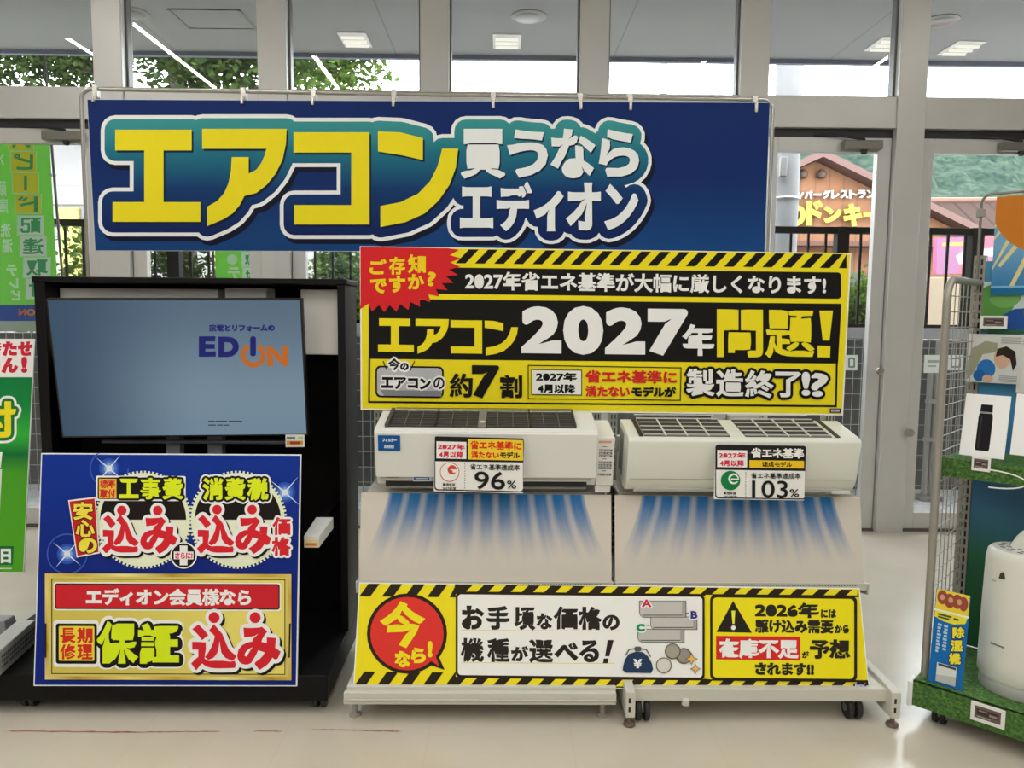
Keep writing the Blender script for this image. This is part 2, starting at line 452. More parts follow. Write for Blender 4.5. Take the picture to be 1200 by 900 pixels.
struct('trim_%d' % num, MB().box((MX[0], YW-.035, ZT0), (MX[-1], YW+.085, ZT1), ALU), .003); num += 1
struct('trim_%d' % num, MB().box((MX[0], YW+.0, ZT0-.055), (MX[-1], YW+.06, ZT0), DARK)); num += 1
struct('trim_%d' % num, MB().box((MX[0], YW-.02, 0), (MX[-1], YW+.09, .012), mat((88, 84, 78), .5))); num += 1
for sgn, a, b in (('left', -7.5, MX[0]-HW), ('right', MX[-1]+HW, 7.5)):
    struct('wall_back_%s' % sgn, MB().box((a, YW-.02, 0), (b, YW+.09, CEIL), WALLM))
ST = .085
def door_handle_knob(root, x, z):
    mb = MB(); mb.lathe([(.008, 0), (.008, .025), (.021, .028), (.024, .04), (.021, .052), (.0, .054)], (0, 0, 0), STEEL, 16)
    mb.v = [Vector((x+p.x, YW-.045-p.z, z+p.y)) for p in mb.v]
    build('knob', mb, root)
for i in range(len(MX)-1):
    a, b = MX[i]+HW, MX[i+1]-HW
    wdw = thing('window_%d' % (i+1), None, None, (a, YW, ZT1)); wdw['kind'] = 'structure'
    build('pane', MB().box((a-.005, YW+.028, ZT1-.01), (b+.005, YW+.036, CEIL), GLASS), wdw, 0, False)
    build('bead', MB().box((a, YW+.015, ZT1), (b, YW+.05, ZT1+.014), ALUD), wdw)
    d = thing('door_%d' % (i+1), None, None, (a, YW, 0)); d['kind'] = 'structure'
    z1 = ZT0-.05; mb = MB()
    mb.box((a+.004, YW-.005, .014), (a+ST, YW+.045, z1), ALU); mb.box((b-ST, YW-.005, .014), (b-.004, YW+.045, z1), ALU)
    mb.box((a+ST, YW-.005, z1-.085), (b-ST, YW+.045, z1), ALU); mb.box((a+ST, YW-.005, .014), (b-ST, YW+.045, .115), ALU)
    build('door_frame', mb, d, .002)
    build('gasket', MB().box((a, YW+.006, .014), (a+.006, YW+.03, z1), BLACK).box((b-.006, YW+.006, .014), (b, YW+.03, z1), BLACK), d)
    build('pane', MB().box((a+ST-.005, YW+.016, .11), (b-ST+.005, YW+.024, z1-.08), GLASS), d, 0, False)
    # door closer on the top rail
    cx = b-.20; zc = z1-.052; mb = MB()
    mb.box((cx-.11, YW-.062, zc-.024), (cx+.12, YW-.006, zc+.028), mat((118, 114, 108), .35, .4))
    mb.lathe([(.012, -.03), (.018, -.022), (.018, 0)], (cx+.02, YW-.034, zc-.02), DARK, 12)
    c_ = build('closer', mb, d, .006)
    build('closer_arm', MB().tube([(cx+.02, YW-.04, zc+.034), (cx-.14, YW-.03, zc+.06), (cx-.27, YW-.0, zc+.068)], .008, DARK, 6), c_)
    if i == 7: door_handle_knob(d, b-ST/2, 1.0)
# knob seen on the post right of the warning sign
kx = PY(1062, 506, YW-.05)
mb = MB(); mb.lathe([(.010, 0), (.010, .02), (.025, .024), (.028, .038), (.024, .052), (.0, .055)], (0, 0, 0), STEEL, 18)
mb.v = [Vector((kx.x+p.x, YW-.05-p.z, kx.z+p.y)) for p in mb.v]
tag(build('post_knob', mb, None, 0, True, kx), 'round metal knob on the pale door post right of the yellow sign', 'knob')

# ceiling strip lamps (the lines mirrored in the upper panes)
for k, (sx, sy) in enumerate(STRIPS):
    t_ = thing('ceiling_lamp', 'long white strip lamp under the shop ceiling', 'lamp', (sx, sy-4, CEIL), 'ceiling strip lamps')
    build('housing', MB().box((sx-.06, sy-8, CEIL-.05), (sx+.06, sy, CEIL), mat((230, 230, 228), .4)), t_, .004)
    build('diffuser', MB().box((sx-.05, sy-7.99, CEIL-.07), (sx+.05, sy-.01, CEIL-.05), mat((248, 248, 245), .3)), t_)

# ================================================================== outdoors
KO = 2.6
n = NT('paving', .8)
dia = n.f('FRACT', n.f('MULTIPLY', n.f('ADD', n.y, n.f('ADD', n.f('MULTIPLY', n.x, .22), n.f('MULTIPLY', n.noise(2.2, 2), .10))), 9.0))
pv = n.mix(n.rng(dia, .0, .12, 0, 1), (.55, .55, .58), (.80, .80, .82))
PAVE = n.done(n.mix(n.rng(n.noise(9, 4), .35, .75, 0, .4), pv, (.52, .52, .53)))
n = NT('asphalt', .9); ASPH = n.done(n.mix(n.noise(30, 4), (.20, .20, .205), (.30, .30, .30)))
tag(build('ground', MB().box((-14, YW+.13, -.12), (14, 6.35, -.02), PAVE), None, 0, False), kind='structure')
tag(build('street', MB().box((-90, 6.35, -.22), (110, 170, -.12), ASPH), None, 0, False), kind='structure')
# canopy over the entrance
ZS = 3.47
YS = PZ(620, 66, ZS).y
n = NT('soffit_board', .75)
sx_ = n.f('ABSOLUTE', n.f('SUBTRACT', n.f('FRACT', n.f('MULTIPLY', n.x, .55)), .5))
SOFF = n.done(n.mix(n.rng(sx_, 0, .006, .75, 0), n.mix(n.noise(3), (.20, .19, .18), (.225, .215, .205)), (.1, .1, .1)))
tag(build('canopy', MB().box((-14, YW+.1, ZS), (14, YS, ZS+.22), SOFF).box((-14, YS-.015, ZS-.035), (14, YS+.03, ZS+.24), mat((84, 88, 104), .5)), None, 0, False), kind='structure')
def soffit_pt(px, py): return PZ(px, py, ZS)
for px, py, lab in ((620, 19, 'round flush downlight under the canopy above the white sign lettering'), (1102, 24, 'round flush downlight under the canopy at top right'), (153, 15, 'round flush downlight under the canopy at top left')):
    p = soffit_pt(px, py); t_ = thing('canopy_downlight', lab, 'lamp', p, 'round canopy lights')
    build('trim_ring', MB().lathe([(.115, -.012), (.13, -.006), (.13, 0)], p, mat((120, 114, 106), .5), 28), t_)
    build('lens', MB().lathe([(.0, -.016), (.09, -.018), (.10, -.012)], p, mat((96, 92, 86), .3), 28), t_)
for px, py, lab in ((416, 46, 'three-tube canopy light seen through the third upper window'), (594, 48, 'three-tube canopy light seen through the fourth upper window'), (1040, 51, 'three-tube canopy light beside the right door post'), (1126, 56, 'three-tube canopy light at the far right')):
    p = soffit_pt(px, py); t_ = thing('canopy_tube_light', lab, 'lamp', p, 'canopy tube lights')
    build('tray', MB().box((p.x-.11, p.y-.16, ZS-.008), (p.x+.11, p.y+.16, ZS), mat((190, 186, 180), .5)), t_)
    for k in (-1, 0, 1):
        build('tube', MB().tube([(p.x-.09, p.y+k*.09, ZS-.022), (p.x+.09, p.y+k*.09, ZS-.022)], .012, emis((255, 248, 235), 1.1), 8), t_)
hp = [soffit_pt(*q) for q in ((196, 10), (280, 10), (300, 34), (222, 34))]
hx0, hx1, hy0, hy1 = min(hp[0].x, hp[3].x), max(hp[1].x, hp[2].x), hp[2].y, hp[0].y
if hy0 > hy1: hy0, hy1 = hy1, hy0
t_ = thing('ceiling_hatch', 'square access hatch in the canopy ceiling at upper left', 'hatch', (hx0, hy0, ZS))
build('hatch_panel', MB().box((hx0+.02, hy0+.02, ZS-.004), (hx1-.02, hy1-.02, ZS), SOFF), t_)
mb = MB()
for a, b in (((hx0, hy0), (hx1, hy0+.014)), ((hx0, hy1-.014), (hx1, hy1)), ((hx0, hy0), (hx0+.014, hy1)), ((hx1-.014, hy0), (hx1, hy1))): mb.box((*a, ZS-.008), (*b, ZS), ALUD)
build('hatch_frame', mb, t_)

# black railing on a low wall and white wire mesh in front
RY = 5.95
zr1, zr0 = PY(960, 266, RY).z, PY(1030, 380, RY).z
BLK = mat((24, 22, 22), .6, k=KO, spec=.08)
tag(build('low_wall', MB().box((-9, RY-.07, -.2), (9, RY+.07, zr0-.12), mat((120, 118, 116), .85, k=KO)), None, .01), kind='structure')
fn = thing('railing', 'black metal railing with thin bars standing outside the doors', 'railing', (0, RY, zr0-.12))
build('top_rail', MB().box((-9, RY-.03, zr1-.05), (9, RY+.03, zr1), BLK), fn, .004)
build('bottom_rail', MB().box((-9, RY-.02, zr0-.04), (9, RY+.02, zr0), BLK), fn)
mb = MB(); x = -9
while x < 9:
    mb.box((x-.008, RY-.008, zr0), (x+.008, RY+.008, zr1-.05), BLK); x += .135
build('bars', mb, fn)
for px in (-330, 205, 600, 985, 1142, 1420):
    x = PY(px, 300, RY).x
    build('post', MB().box((x-.045, RY-.04, zr0-.12), (x+.045, RY+.04, zr1), BLK), fn)
MY = 5.66
WIRE = mat((236, 236, 238), .5, k=KO)
def mesh_fence(x0, x1, lab):
    zt = PY(1020, 392, MY).z; t_ = thing('mesh_fence', lab, 'fence', (x0, MY, -.02), 'white wire mesh fences outside')
    mb = MB(); x = x0
    while x <= x1+.001: mb.tube([(x, MY, -.02), (x, MY, zt)], .003, WIRE, 5); x += .062
    z = .06
    while z < zt: mb.tube([(x0, MY+.004, z), (x1, MY+.004, z)], .0032, WIRE, 5); z += .115
    build('wire_mesh', mb, t_)
    for x in (x0, x1): build('post', MB().tube([(x, MY, -.02), (x, MY, zt+.02)], .019, WIRE, 10), t_)
    build('top_bar', MB().box((x0, MY-.02, zt-.03), (x1, MY+.02, zt+.05), WIRE), t_)
mesh_fence(PY(-190, 450, MY).x, PY(60, 450, MY).x, 'white wire mesh fence outside behind the green sign')
mesh_fence(PY(385, 450, MY).x, PY(560, 450, MY).x, 'white wire mesh fence outside between television stand and air conditioners')
mesh_fence(PY(970, 450, MY).x, PY(1330, 450, MY).x, 'white wire mesh fence outside behind the right doors')
pa = PZ(1086, 588, -.02)
t_ = thing('drain_pipe', 'pair of pale standing pipes outside the right door', 'pipe', (pa.x, MY-.14, -.02))
PIP = mat((222, 214, 208), .5, k=KO)
for dx, r_, top in ((0, .018, .95), (.055, .03, 1.15)):
    build('pipe', MB().tube([(pa.x+dx, MY-.14, -.02), (pa.x+dx, MY-.14, top)], r_, PIP, 12), t_)
build('pipe_foot', MB().box((pa.x-.04, MY-.19, -.02), (pa.x+.12, MY-.09, .02), PIP), t_, .01)
for z in (.42, .70): build('pipe_clamp', MB().box((pa.x-.03, MY-.17, z), (pa.x+.10, MY-.13, z+.03), PIP), t_, .004)

# leafy plants
def leafm(name, a, b):
    n_ = NT(name, .7, .08); return translucent(n_.done(n_.mix(n_.rng(n_.noise(5.0, 3), .3, .7), a, b)), None, .4)
LEAF = leafm('hedge_leaf', (.022, .050, .008), (.085, .145, .022)); LEAFD = leafm('tree_leaf', (.012, .028, .006), (.05, .085, .018)); LEAFL = leafm('fresh_leaf', (.035, .075, .010), (.12, .20, .035))
BARK = mat((70, 60, 50), .9, k=KO)
def leaves(c, rad, cnt, size, m, seed, clumps=14):
    rnd = random.Random(seed); mb = MB(); c = Vector(c)
    cl = []
    for _ in range(clumps):
        d = Vector((rnd.gauss(0, 1), rnd.gauss(0, 1), rnd.gauss(0, 1))).normalized()*rnd.uniform(.25, .85)
        cl.append(Vector((d.x*rad[0], d.y*rad[1], d.z*rad[2])))
    vs, fs = [], []
    for _ in range(cnt):
        q = rnd.choice(cl); d = Vector((rnd.gauss(0, 1), rnd.gauss(0, 1), rnd.gauss(0, 1))).normalized()*(rnd.random()**.4)*.42
        p = c+q+Vector((d.x*rad[0], d.y*rad[1], d.z*rad[2]))
        a = Vector((rnd.gauss(0, 1), rnd.gauss(0, 1), rnd.gauss(0, .5))).normalized(); b = a.orthogonal().normalized()
        b = (b*math.cos(1.3*rnd.random()*4)+a.cross(b)*math.sin(1.3*rnd.random()*4)); s_ = size*rnd.uniform(.6, 1.3); o = len(vs)
        vs += [p-a*s_, p+b*s_*.5, p+a*s_, p-b*s_*.5]; fs.append((o, o+1, o+2, o+3))
    mb.add(vs, fs, m); return mb
def bush(px, Y, w_, ztop, lab, m, seed):
    x = PY(px, 320, Y).x; t_ = thing('hedge_bush', lab, 'bush', (x, Y, -.12), 'bushes behind the railing')
    build('foliage', leaves((x, Y, ztop/2), (w_, .42, ztop/2+.12), 9500, .042, m, seed, 40), t_, 0, False)
    mb = MB()
    for k in range(5): mb.tube([(x+(k-2)*w_*.12, Y, -.12), (x+(k-2)*w_*.3, Y+.05*(k % 2), ztop*.75)], [.016, .006], BARK, 6)
    build('stem', mb, t_)
bush(85, 7.6, .55, 1.95, 'green hedge bush seen left of the big blue banner', LEAF, 1)
bush(228, 6.75, .58, 1.86, 'dark green hedge bush above the left part of the television stand', LEAFD, 2)
bush(402, 7.6, .52, 2.1, 'bright green hedge bush left of the red starburst', LEAF, 3)
bush(1012, 6.7, .42, 1.62, 'bright green bush right of the yellow sign edge', LEAFL, 4)
def tree(px, Y, zc, rad, lab, m, seed, cnt=7000, tr_px=None):
    x = PY(px, 85, Y).x; tx = PY(tr_px or px, 85, Y).x
    t_ = thing('leafy_tree', lab, 'tree', (tx, Y, -.12), 'trees beyond the canopy')
    build('foliage', leaves((x, Y, zc), rad, int(cnt*2.1), .058, m, seed, 60), t_, 0, False)
    mb = MB().tube([(tx, Y, -.12), (tx+.05, Y, 1.5), (tx, Y, zc-rad[2]*.4), (x, Y, zc+rad[2]*.4)], [.16, .13, .09, .03], BARK, 9)
    rnd = random.Random(seed)
    for k in range(7):
        e = Vector((x+rnd.uniform(-.7, .7)*rad[0], Y+rnd.uniform(-.5, .5)*rad[1], zc+rnd.uniform(-.2, .6)*rad[2]))
        s_ = Vector((tx, Y, zc-rad[2]*rnd.uniform(.3, .8))); mb.tube([s_, s_.lerp(e, .5)+Vector((0, 0, .15)), e], [.05, .03, .012], BARK, 6)
    build('trunk', mb, t_)
tree(50, 11.9, 5.6, (1.7, .9, 1.6), 'leafy tree seen through the leftmost upper window', LEAFD, 11, 9000, 125)
tree(240, 9.0, 4.75, (1.3, .8, 1.2), 'dense dark leafy tree behind the second upper window', LEAFD, 12, 9000, 208)
tree(375, 11.6, 5.4, (1.15, .8, 1.2), 'lighter leafy tree behind the third upper window', LEAFL, 13, 5200, 330)

# utility pole
q = PY(921, 180, 8.2)
t_ = thing('utility_pole', 'grey concrete utility pole outside behind the right door', 'pole', (q.x, 8.2, -.12))
n = NT('pole_concrete', .85); CONC = n.done(n.mix(n.noise(6, 4), (.12, .12, .123), (.17, .17, .172)))
build('shaft', MB().tube([(q.x, 8.2, -.12), (q.x+.01, 8.2, 9)], [.15, .125], CONC, 20), t_)
for z in (1.9, 2.55, 3.3): build('band', MB().tube([(q.x+.16*math.cos(a*math.pi/8), 8.2+.16*math.sin(a*math.pi/8), z) for a in range(16)], .01, STEEL, 6, True), t_)
build('meter_box', MB().box((q.x-.12, 8.0, 2.75), (q.x-.05, 8.06, 2.95), mat((90, 88, 86), .6)), t_, .01)
q = PY(778, 90, 32)
t_ = thing('utility_pole', 'thin distant utility pole behind the upper window over the white lettering', 'pole', (q.x, 32, -.12))
build('shaft', MB().tube([(q.x, 32, -.12), (q.x, 32, 16)], [.18, .14], CONC, 10), t_)
build('cross_arm', MB().box((q.x-.9, 31.8, 14.4), (q.x+.9, 32.05, 14.55), STEEL), t_)

# restaurant with brown gable
RYY = 17.0
n = NT('brown_boards', .8)
bd_ = n.f('FRACT', n.f('MULTIPLY', n.x, 3.2))
BRN = n.done(n.mix(n.rng(bd_, 0, .12), (.08, .032, .013), n.mix(n.noise(2.5, 5), (.13, .05, .020), (.20, .085, .036))))
ROOFB = mat((132, 92, 84), .7, k=KO); ROOFO = mat((172, 104, 78), .7, k=KO)
ap = PY(956, 189, RYY); ey = PY(1040, 230, RYY)
hwid = 4.2; sl_ = (ap.z-ey.z)/(ey.x-ap.x); ze = ap.z-sl_*hwid
R_ = thing('restaurant', 'brown timber gabled restaurant with yellow sign letters outside', 'building', (ap.x, RYY, -.12))
mb = MB(); mb.prism([(ap.x-hwid, -.12), (ap.x+hwid, -.12), (ap.x+hwid, ze), (ap.x, ap.z), (ap.x-hwid, ze)], 8, BRN, 'y', RYY)
build('wall', mb, R_, 0, False)
mb = MB()
for s_ in (-1, 1):
    o = hwid+.5
    mb.hexa([(ap.x, RYY-.4, ap.z+.02), (ap.x+s_*o, RYY-.4, ap.z-sl_*o+.02), (ap.x+s_*o, RYY+8.3, ap.z-sl_*o+.02), (ap.x, RYY+8.3, ap.z+.02),
             (ap.x, RYY-.4, ap.z+.17), (ap.x+s_*o, RYY-.4, ap.z-sl_*o+.17), (ap.x+s_*o, RYY+8.3, ap.z-sl_*o+.17), (ap.x, RYY+8.3, ap.z+.17)], ROOFB)
build('roof', mb, R_, 0, False)
mb = MB()
q0, q1 = PY(930, 286, RYY-.12), PY(1022, 300, RYY-.12)
for k in range(5):
    x = PY(918+k*26, 290, RYY).x; mb.box((x, RYY-.06, 1.1), (x+.34, RYY, 2.3), mat((70, 66, 62), .3, k=KO))
build('window', mb, R_)
mb = MB().box((ap.x-hwid, RYY-.5, PY(960, 287, RYY).z-.06), (ap.x+hwid, RYY, PY(960, 287, RYY).z+.04), mat((110, 60, 40), .7, k=KO))
build('ledge', mb, R_)
for px, py in ((941, 203), (963, 203)):
    p = PY(px, py, RYY-.1); build('lamp', MB().lathe([(.0, -.12), (.09, -.1), (.11, 0), (.05, .08)], p, mat((90, 62, 50), .6, k=KO), 12), R_)
def letters(name, parent, items, Y, c, w_, depth=.05, kata=False, outs=None, k=KO):
    m_ = mat(c, .5, k=k); mb = MB()
    for st, (x0, y0, x1, y1) in items:
        V, Fs = glyph(st); P = [(x0+w_+a*(x1-x0-2*w_), y0+w_+b*(y1-y0-2*w_)) for a, b in V]
        V2, F2 = union(dilate(P, Fs, w_))
        P2 = [PY(x, y, Y) for x, y in V2]
        N_ = len(P2); F2 = [f if area([(P2[i].x, P2[i].z) for i in f]) > 0 else f[::-1] for f in F2]
        em = {(f[i], f[(i+1) % len(f)]) for f in F2 for i in range(len(f))}
        mb.add(P2+[p+Vector((0, depth, 0)) for p in P2], F2+[(a, N_+a, N_+b, b) for a, b in em if (b, a) not in em], m_)
    return build(name, mb, parent, 0, False)
letters('white_lettering', R_, [(c, (922.5+i*10.4, 223.5-i*.1+(3.6 if c == 'ー' else 0), 931.5+i*10.4, 233-i*.1-(3.6 if c == 'ー' else 0))) for i, c in enumerate('ハンバーグレストラン')], RYY-.1, (255, 252, 248), .5)
letters('yellow_lettering', R_, [('び', (824, 240, 852, 264)), ('っ', (856, 247, 874, 264)), ('く', (878, 238, 896, 264)), ('り', (926, 240, 944, 265)), ('ド', (945, 235, 964, 264)), ('ン', (966, 242, 986, 261)), ('キ', (989, 239, 1010, 265)), ('ー', (1012, 249, 1030, 254))], RYY-.15, (250, 222, 20), 1.7)

# second building with seamed metal roof
BY = 29.0
n = NT('seamed_roof', .9, .05); sm_ = n.f('FRACT', n.f('MULTIPLY', n.x, 1.6))
SEAM = n.done(n.mix(n.rng(sm_, 0, .16), (.016, .010, .009), (.040, .0245, .0215)))
a0, a1, b0, b1 = PY(1050, 236, BY), PY(1300, 234, BY), PY(1085, 290, BY-3), PY(1420, 290, BY-3)
B2 = thing('low_building', 'low building with pinkish seamed metal roof beyond the right door', 'building', (b0.x, BY, -.12))
mb = MB(); T = Vector((0, 0, -.15))
mb.hexa([a0+T, b0+T, b1+T, a1+T, a0, b0, b1, a1], SEAM); build('roof', mb, B2, 0, False)
mb = MB().tube([a0, a1], .13, mat((214, 140, 100), .6, k=9), 8); build('ridge_cap', mb, B2)
build('rake_board', MB().tube([a0+Vector((0, -.05, -.1)), b0+Vector((0, -.05, -.1))], .12, mat((150, 104, 96), .6, k=KO), 6), B2)
mb = MB(); wl = mat((206, 170, 140), .8, k=6)
mb.add([(a0.x+.2, BY-.1, -.12), (b0.x+.2, BY-2.7, -.12), (b1.x, BY-2.7, -.12), (a1.x, BY-.1, -.12), a0+T, b0+T+Vector((.2, .3, 0)), b1+T+Vector((0, .3, 0)), a1+T], [(0, 3, 2, 1), (4, 5, 6, 7), (0, 1, 5, 4), (1, 2, 6, 5), (2, 3, 7, 6), (3, 0, 4, 7)], wl)
build('wall', mb, B2, 0, False)
build('vent', MB().box((b0.x-1.2, BY-3, b0.z-.05), (b0.x-.8, BY-2.6, b0.z+.25), mat((160, 140, 130), .6, k=KO)), B2)
# pink advertising board
s = Sign('advert_board', 'pink advertising board on the street beyond the right railing', 'signboard', ((1098, 279), (1172, 276), (1098, 321), (1172, 320)), (1130, 300), 12.5, thick=.12, edge=(120, 60, 90))
s.part('print').field(mat((196, 108, 170), .5, k=4.5)); s.poly([(1130, 277), (1172, 276), (1172, 320), (1122, 321)], mat((232, 92, 130), .5, k=4.5))
s.circ(1141, 302, 18, mat((246, 150, 176), .5, k=4.5), ry=15); s.circ(1141, 302, 15, mat((226, 60, 108), .5, k=4.5), ry=12)
s.poly([(1120, 300), (1132, 293), (1172, 290), (1172, 300), (1140, 302), (1124, 310)], mat((250, 236, 240), .5, k=4.5))
s.rect(1104, 284, 1136, 288, mat((240, 214, 60), .5, k=4.5)); s.end()
p = PY(1135, 320, 12.56)
for dx in (-.7, .7): build('leg', MB().box((p.x+dx-.05, 12.53, -.12), (p.x+dx+.05, 12.62, p.z), mat((200, 196, 192), .6, k=KO)), s.root)
p = PY(1095, 350, 15)
tag(build('garden_wall', MB().box((p.x-1.2, 14.6, -.12), (p.x+6, 15, PY(1095, 326, 15).z), mat((226, 200, 166), .85, k=5.5)), None, .02), 'beige boundary wall below the pink advertising board', 'wall')
# small upright advertising flag
q = PY(1078, 330, 9.5)
s = Sign('banner_flag', 'narrow pink and yellow banner flag right of the door post', 'flag', ((1076, 330), (1089, 330), (1076, 392), (1088, 392)), (1082, 360), 9.5, thick=.004, edge=(130, 60, 80))
s.part('print')
for y0, y1, c in ((330, 343, (240, 205, 60)), (343, 352, (232, 82, 120)), (352, 366, (244, 240, 240)), (366, 378, (232, 82, 120)), (378, 391, (238, 200, 50))): s.rect(1076, y0, 1088, y1, mat(c, .6, k=4.0))
for y in (347, 358, 371): s.circ(1082, y, 3, mat((214, 40, 70), .6, k=4.0), 12)
s.end(); a = s.c-s.u*(s.W/2+.012)
build('flag_pole', MB().tube([(a.x, 9.5, -.12), (a.x, 9.5, s.c.z+s.Hh/2+.1)], .012, mat((230, 230, 230), .5, k=4.0), 8), s.root)
# building on the left
LY = 13.0
la, lb = PY(-160, 200, LY), PY(430, 200, LY); lt = PY(60, 120, LY).z
n = NT('pale_cladding', .8); jn = n.f('FRACT', n.f('MULTIPLY', n.z, 1.15))
CLAD = n.done(n.mix(n.rng(jn, 0, .03), (.16, .15, .15), n.mix(n.noise(2), (.225, .21, .208), (.24, .225, .222))))
L_ = thing('white_building', 'pale building with yellow panels behind the green banner flags', 'building', (0, LY, -.12))
build('wall', MB().box((la.x, LY, -.12), (lb.x, LY+6, lt), CLAD), L_, 0, False)
YP = mat((250, 236, 120), .6, k=KO)
for x0, x1, top in ((66, 91, 243), (249, 282, 235)):
    a, b = PY(x0, top, LY-.08), PY(x1, top, LY-.08); build('yellow_panel', MB().box((a.x, LY-.08, -.12), (b.x, LY, a.z), YP), L_, .01)
mb = MB().box((la.x, LY-.05, PY(90, 240, LY).z), (lb.x, LY, PY(90, 237, LY).z), mat((205, 198, 196), .7, k=KO)); build('belt_course', mb, L_)
build('parapet', MB().box((la.x-.1, LY-.1, lt), (lb.x+.1, LY+6.1, lt+.2), mat((200, 196, 194), .7, k=KO)), L_)

# wooded hill
n = NT('wooded_hill', .95, .05); hz = n.noise(.30, 6, None, .68)
hz = n.f('ADD', n.f('MULTIPLY', hz, .45), n.f('MULTIPLY', n.noise(.95, 5, None, .7), .55)); HILLM = n.done(n.ramp(hz, [(.40, (.010, .020, .017)), (.5, (.021, .036, .027)), (.60, (.040, .057, .040))]))
mb = MB(); vs, fs = [], []; NX, NZ = 130, 26
for j in range(NZ+1):
    for i in range(NX+1):
        x = -20+i*170/NX; top = 39+4*noise.noise(Vector((x*.018, 0, 1)))+2.5*noise.noise(Vector((x*.09, 2, 1)))-max(0, 60-x)*.12
        tt = j/NZ; p = Vector((x, 112+tt*60, -1+top*tt**.8)); d = 1.8*noise.fractal(p*.16, 1, 2, 4)
        vs.append((p.x, p.y-d, p.z+d*.8+.5*noise.noise(p*.9)))
for j in range(NZ):
    for i in range(NX): o = j*(NX+1)+i; fs.append((o, o+1, o+NX+2, o+NX+1))
mb.add(vs, fs, HILLM); tag(build('wooded_hill', mb, None, 0, True, (60, 112, -1)), 'distant green wooded hill behind the right doors', 'hill', kind='structure')

# green banner flags outside, read from behind (mirrored)
GR = (150, 214, 98); GT = (60, 170, 110)
def banner_flag(corners, Y, lab, chars, side, polepx):
    s = Sign('banner_flag', lab, 'flag', corners, corners[0], Y, thick=.003, edge=(128, 210, 70), emat=cloth((150, 214, 99)), group='green banner flags outside')
    s.part('print').field(cloth(GR))
    for ch, (x0, y0, x1, y1), bgc, fc in chars:
        s.rect(x0-1, y0-1, x1+1, y1+1, cloth((190, 230, 180)), skew=False); s.rect(x0, y0, x1, y1, cloth(bgc), skew=False)
        if ch == 'ー': s.rect((x0+x1)/2-1.8, y0+3, (x0+x1)/2+1.8, y1-3, cloth(fc), skew=False); continue
        s.text([(ch, (x0+3, y0+2, x1-3, y1-2))], cloth(fc), .7, mirror=True, boxskew=False)
    for ch, (x0, y0, x1, y1) in side: s.text([(ch, (x0, y0, x1, y1))], cloth((232, 244, 232)), .7, mirror=True, boxskew=False)
    s.end(); return s
Yl, Wt = (236, 214, 40), (232, 244, 236)
s = banner_flag(((-40, 140), (50, 140), (-32, 376), (76, 376)), 5.4, 'green banner flag with mirrored lettering outside at far left',
    [('ス', (11, 144, 39, 176), Yl, GT), ('ピ', (13, 178, 42, 201), Yl, GT), ('ー', (15, 203, 45, 226), Yl, GT), ('ド', (18, 228, 48, 250), Yl, GT), ('配', (21, 253, 51, 275), Wt, GT), ('達', (24, 277, 54, 300), Wt, GT), ('取', (28, 302, 59, 325), Wt, GT), ('付', (31, 327, 62, 350), Wt, GT)],
    [('冷', (-8, 180, 5, 194)), ('蔵', (-3, 212, 8, 230)), ('庫', (-1, 232, 10, 250)), ('洗', (1, 262, 13, 278)), ('濯', (3, 280, 15, 296)), ('テ', (8, 310, 20, 324)), ('レ', (11, 326, 22, 338)), ('ビ', (13, 340, 24, 352))], 60)
s.part('blue_band'); s.poly([(-32, 358), (75, 357), (78, 378), (-32, 378)], cloth((28, 80, 190)))
s.text([('EDION', (22, 362, 60, 370))], cloth((240, 130, 60)), .6, mirror=True, boxskew=False); s.end()
p0_, p1_ = PPL(58, 140, s.p0, s.n), PPL(78, 384, s.p0, s.n); d_ = (p1_-p0_)
build('flag_pole', MB().tube([p0_-d_*.3, p0_, p1_, p1_+d_*((p1_.z+.02)/(p0_.z-p1_.z))], .009, mat((70, 74, 72), .5, k=KO), 8), s.root)
for py_ in (203, 261, 320):
    k = (py_-140)/240; q = p0_+d_*k; build('clip', MB().box((q.x-.03, q.y-.006, q.z-.008), (q.x+.015, q.y+.006, q.z+.008), WIRE), s.root)
s = banner_flag(((248, 140), (294, 140), (252, 345), (297, 345)), 5.4, 'green banner flag with mirrored lettering above the television stand',
    [('取', (284, 296, 300, 312), Wt, GT), ('付', (285, 314, 301, 332), Wt, GT)], [('・', (266, 298, 278, 310)), ('テ', (267, 313, 281, 328)), ('レ', (268, 330, 282, 344))], 250)
a = s.c-s.u*(s.W/2+.01)
build('flag_pole', MB().tube([(a.x, 5.4, -.02), (a.x, 5.4, s.c.z+s.Hh/2)], .009, mat((70, 74, 72), .5, k=KO), 8), s.root)
# stickers on the right door glass
for nm, cr, lab in (('door_sticker', ((1083, 416), (1107, 416), (1083, 437), (1107, 437)), 'pale rectangular sticker on the right door glass beside the post'), ('door_sticker', ((1111, 416), (1129, 416), (1111, 434), (1129, 434)), 'square framed icon sticker on the right door glass'), ('door_sticker', ((991, 416), (1005, 416), (991, 434), (1005, 434)), 'square sticker on the door glass right of the yellow sign')):
    s = Sign(nm, lab, 'sticker', cr, cr[0], YW+.012, thick=.001, edge=(214, 222, 218)); (x0, y0), (x1, y1) = cr[0], cr[3]
    s.part('print')
    if x1-x0 > 20: s.rect(x0+4, y0+6, x1-5, y0+9, (150, 160, 156)); s.rect(x0+4, y0+12, x1-10, y0+14, (160, 170, 166))
    else: s.rect(x0+3, y0+3, x1-3, y1-3, (120, 132, 128), 1.5); s.rect(x0+5, y0+5, x1-5, y1-5, (220, 226, 224), 1)
    s.end()

# ================================================================== signs
NAVY, WHT, YEL, BLK_, RED = (8, 40, 100), (222, 222, 220), (232, 212, 28), (16, 15, 14), (200, 34, 40)
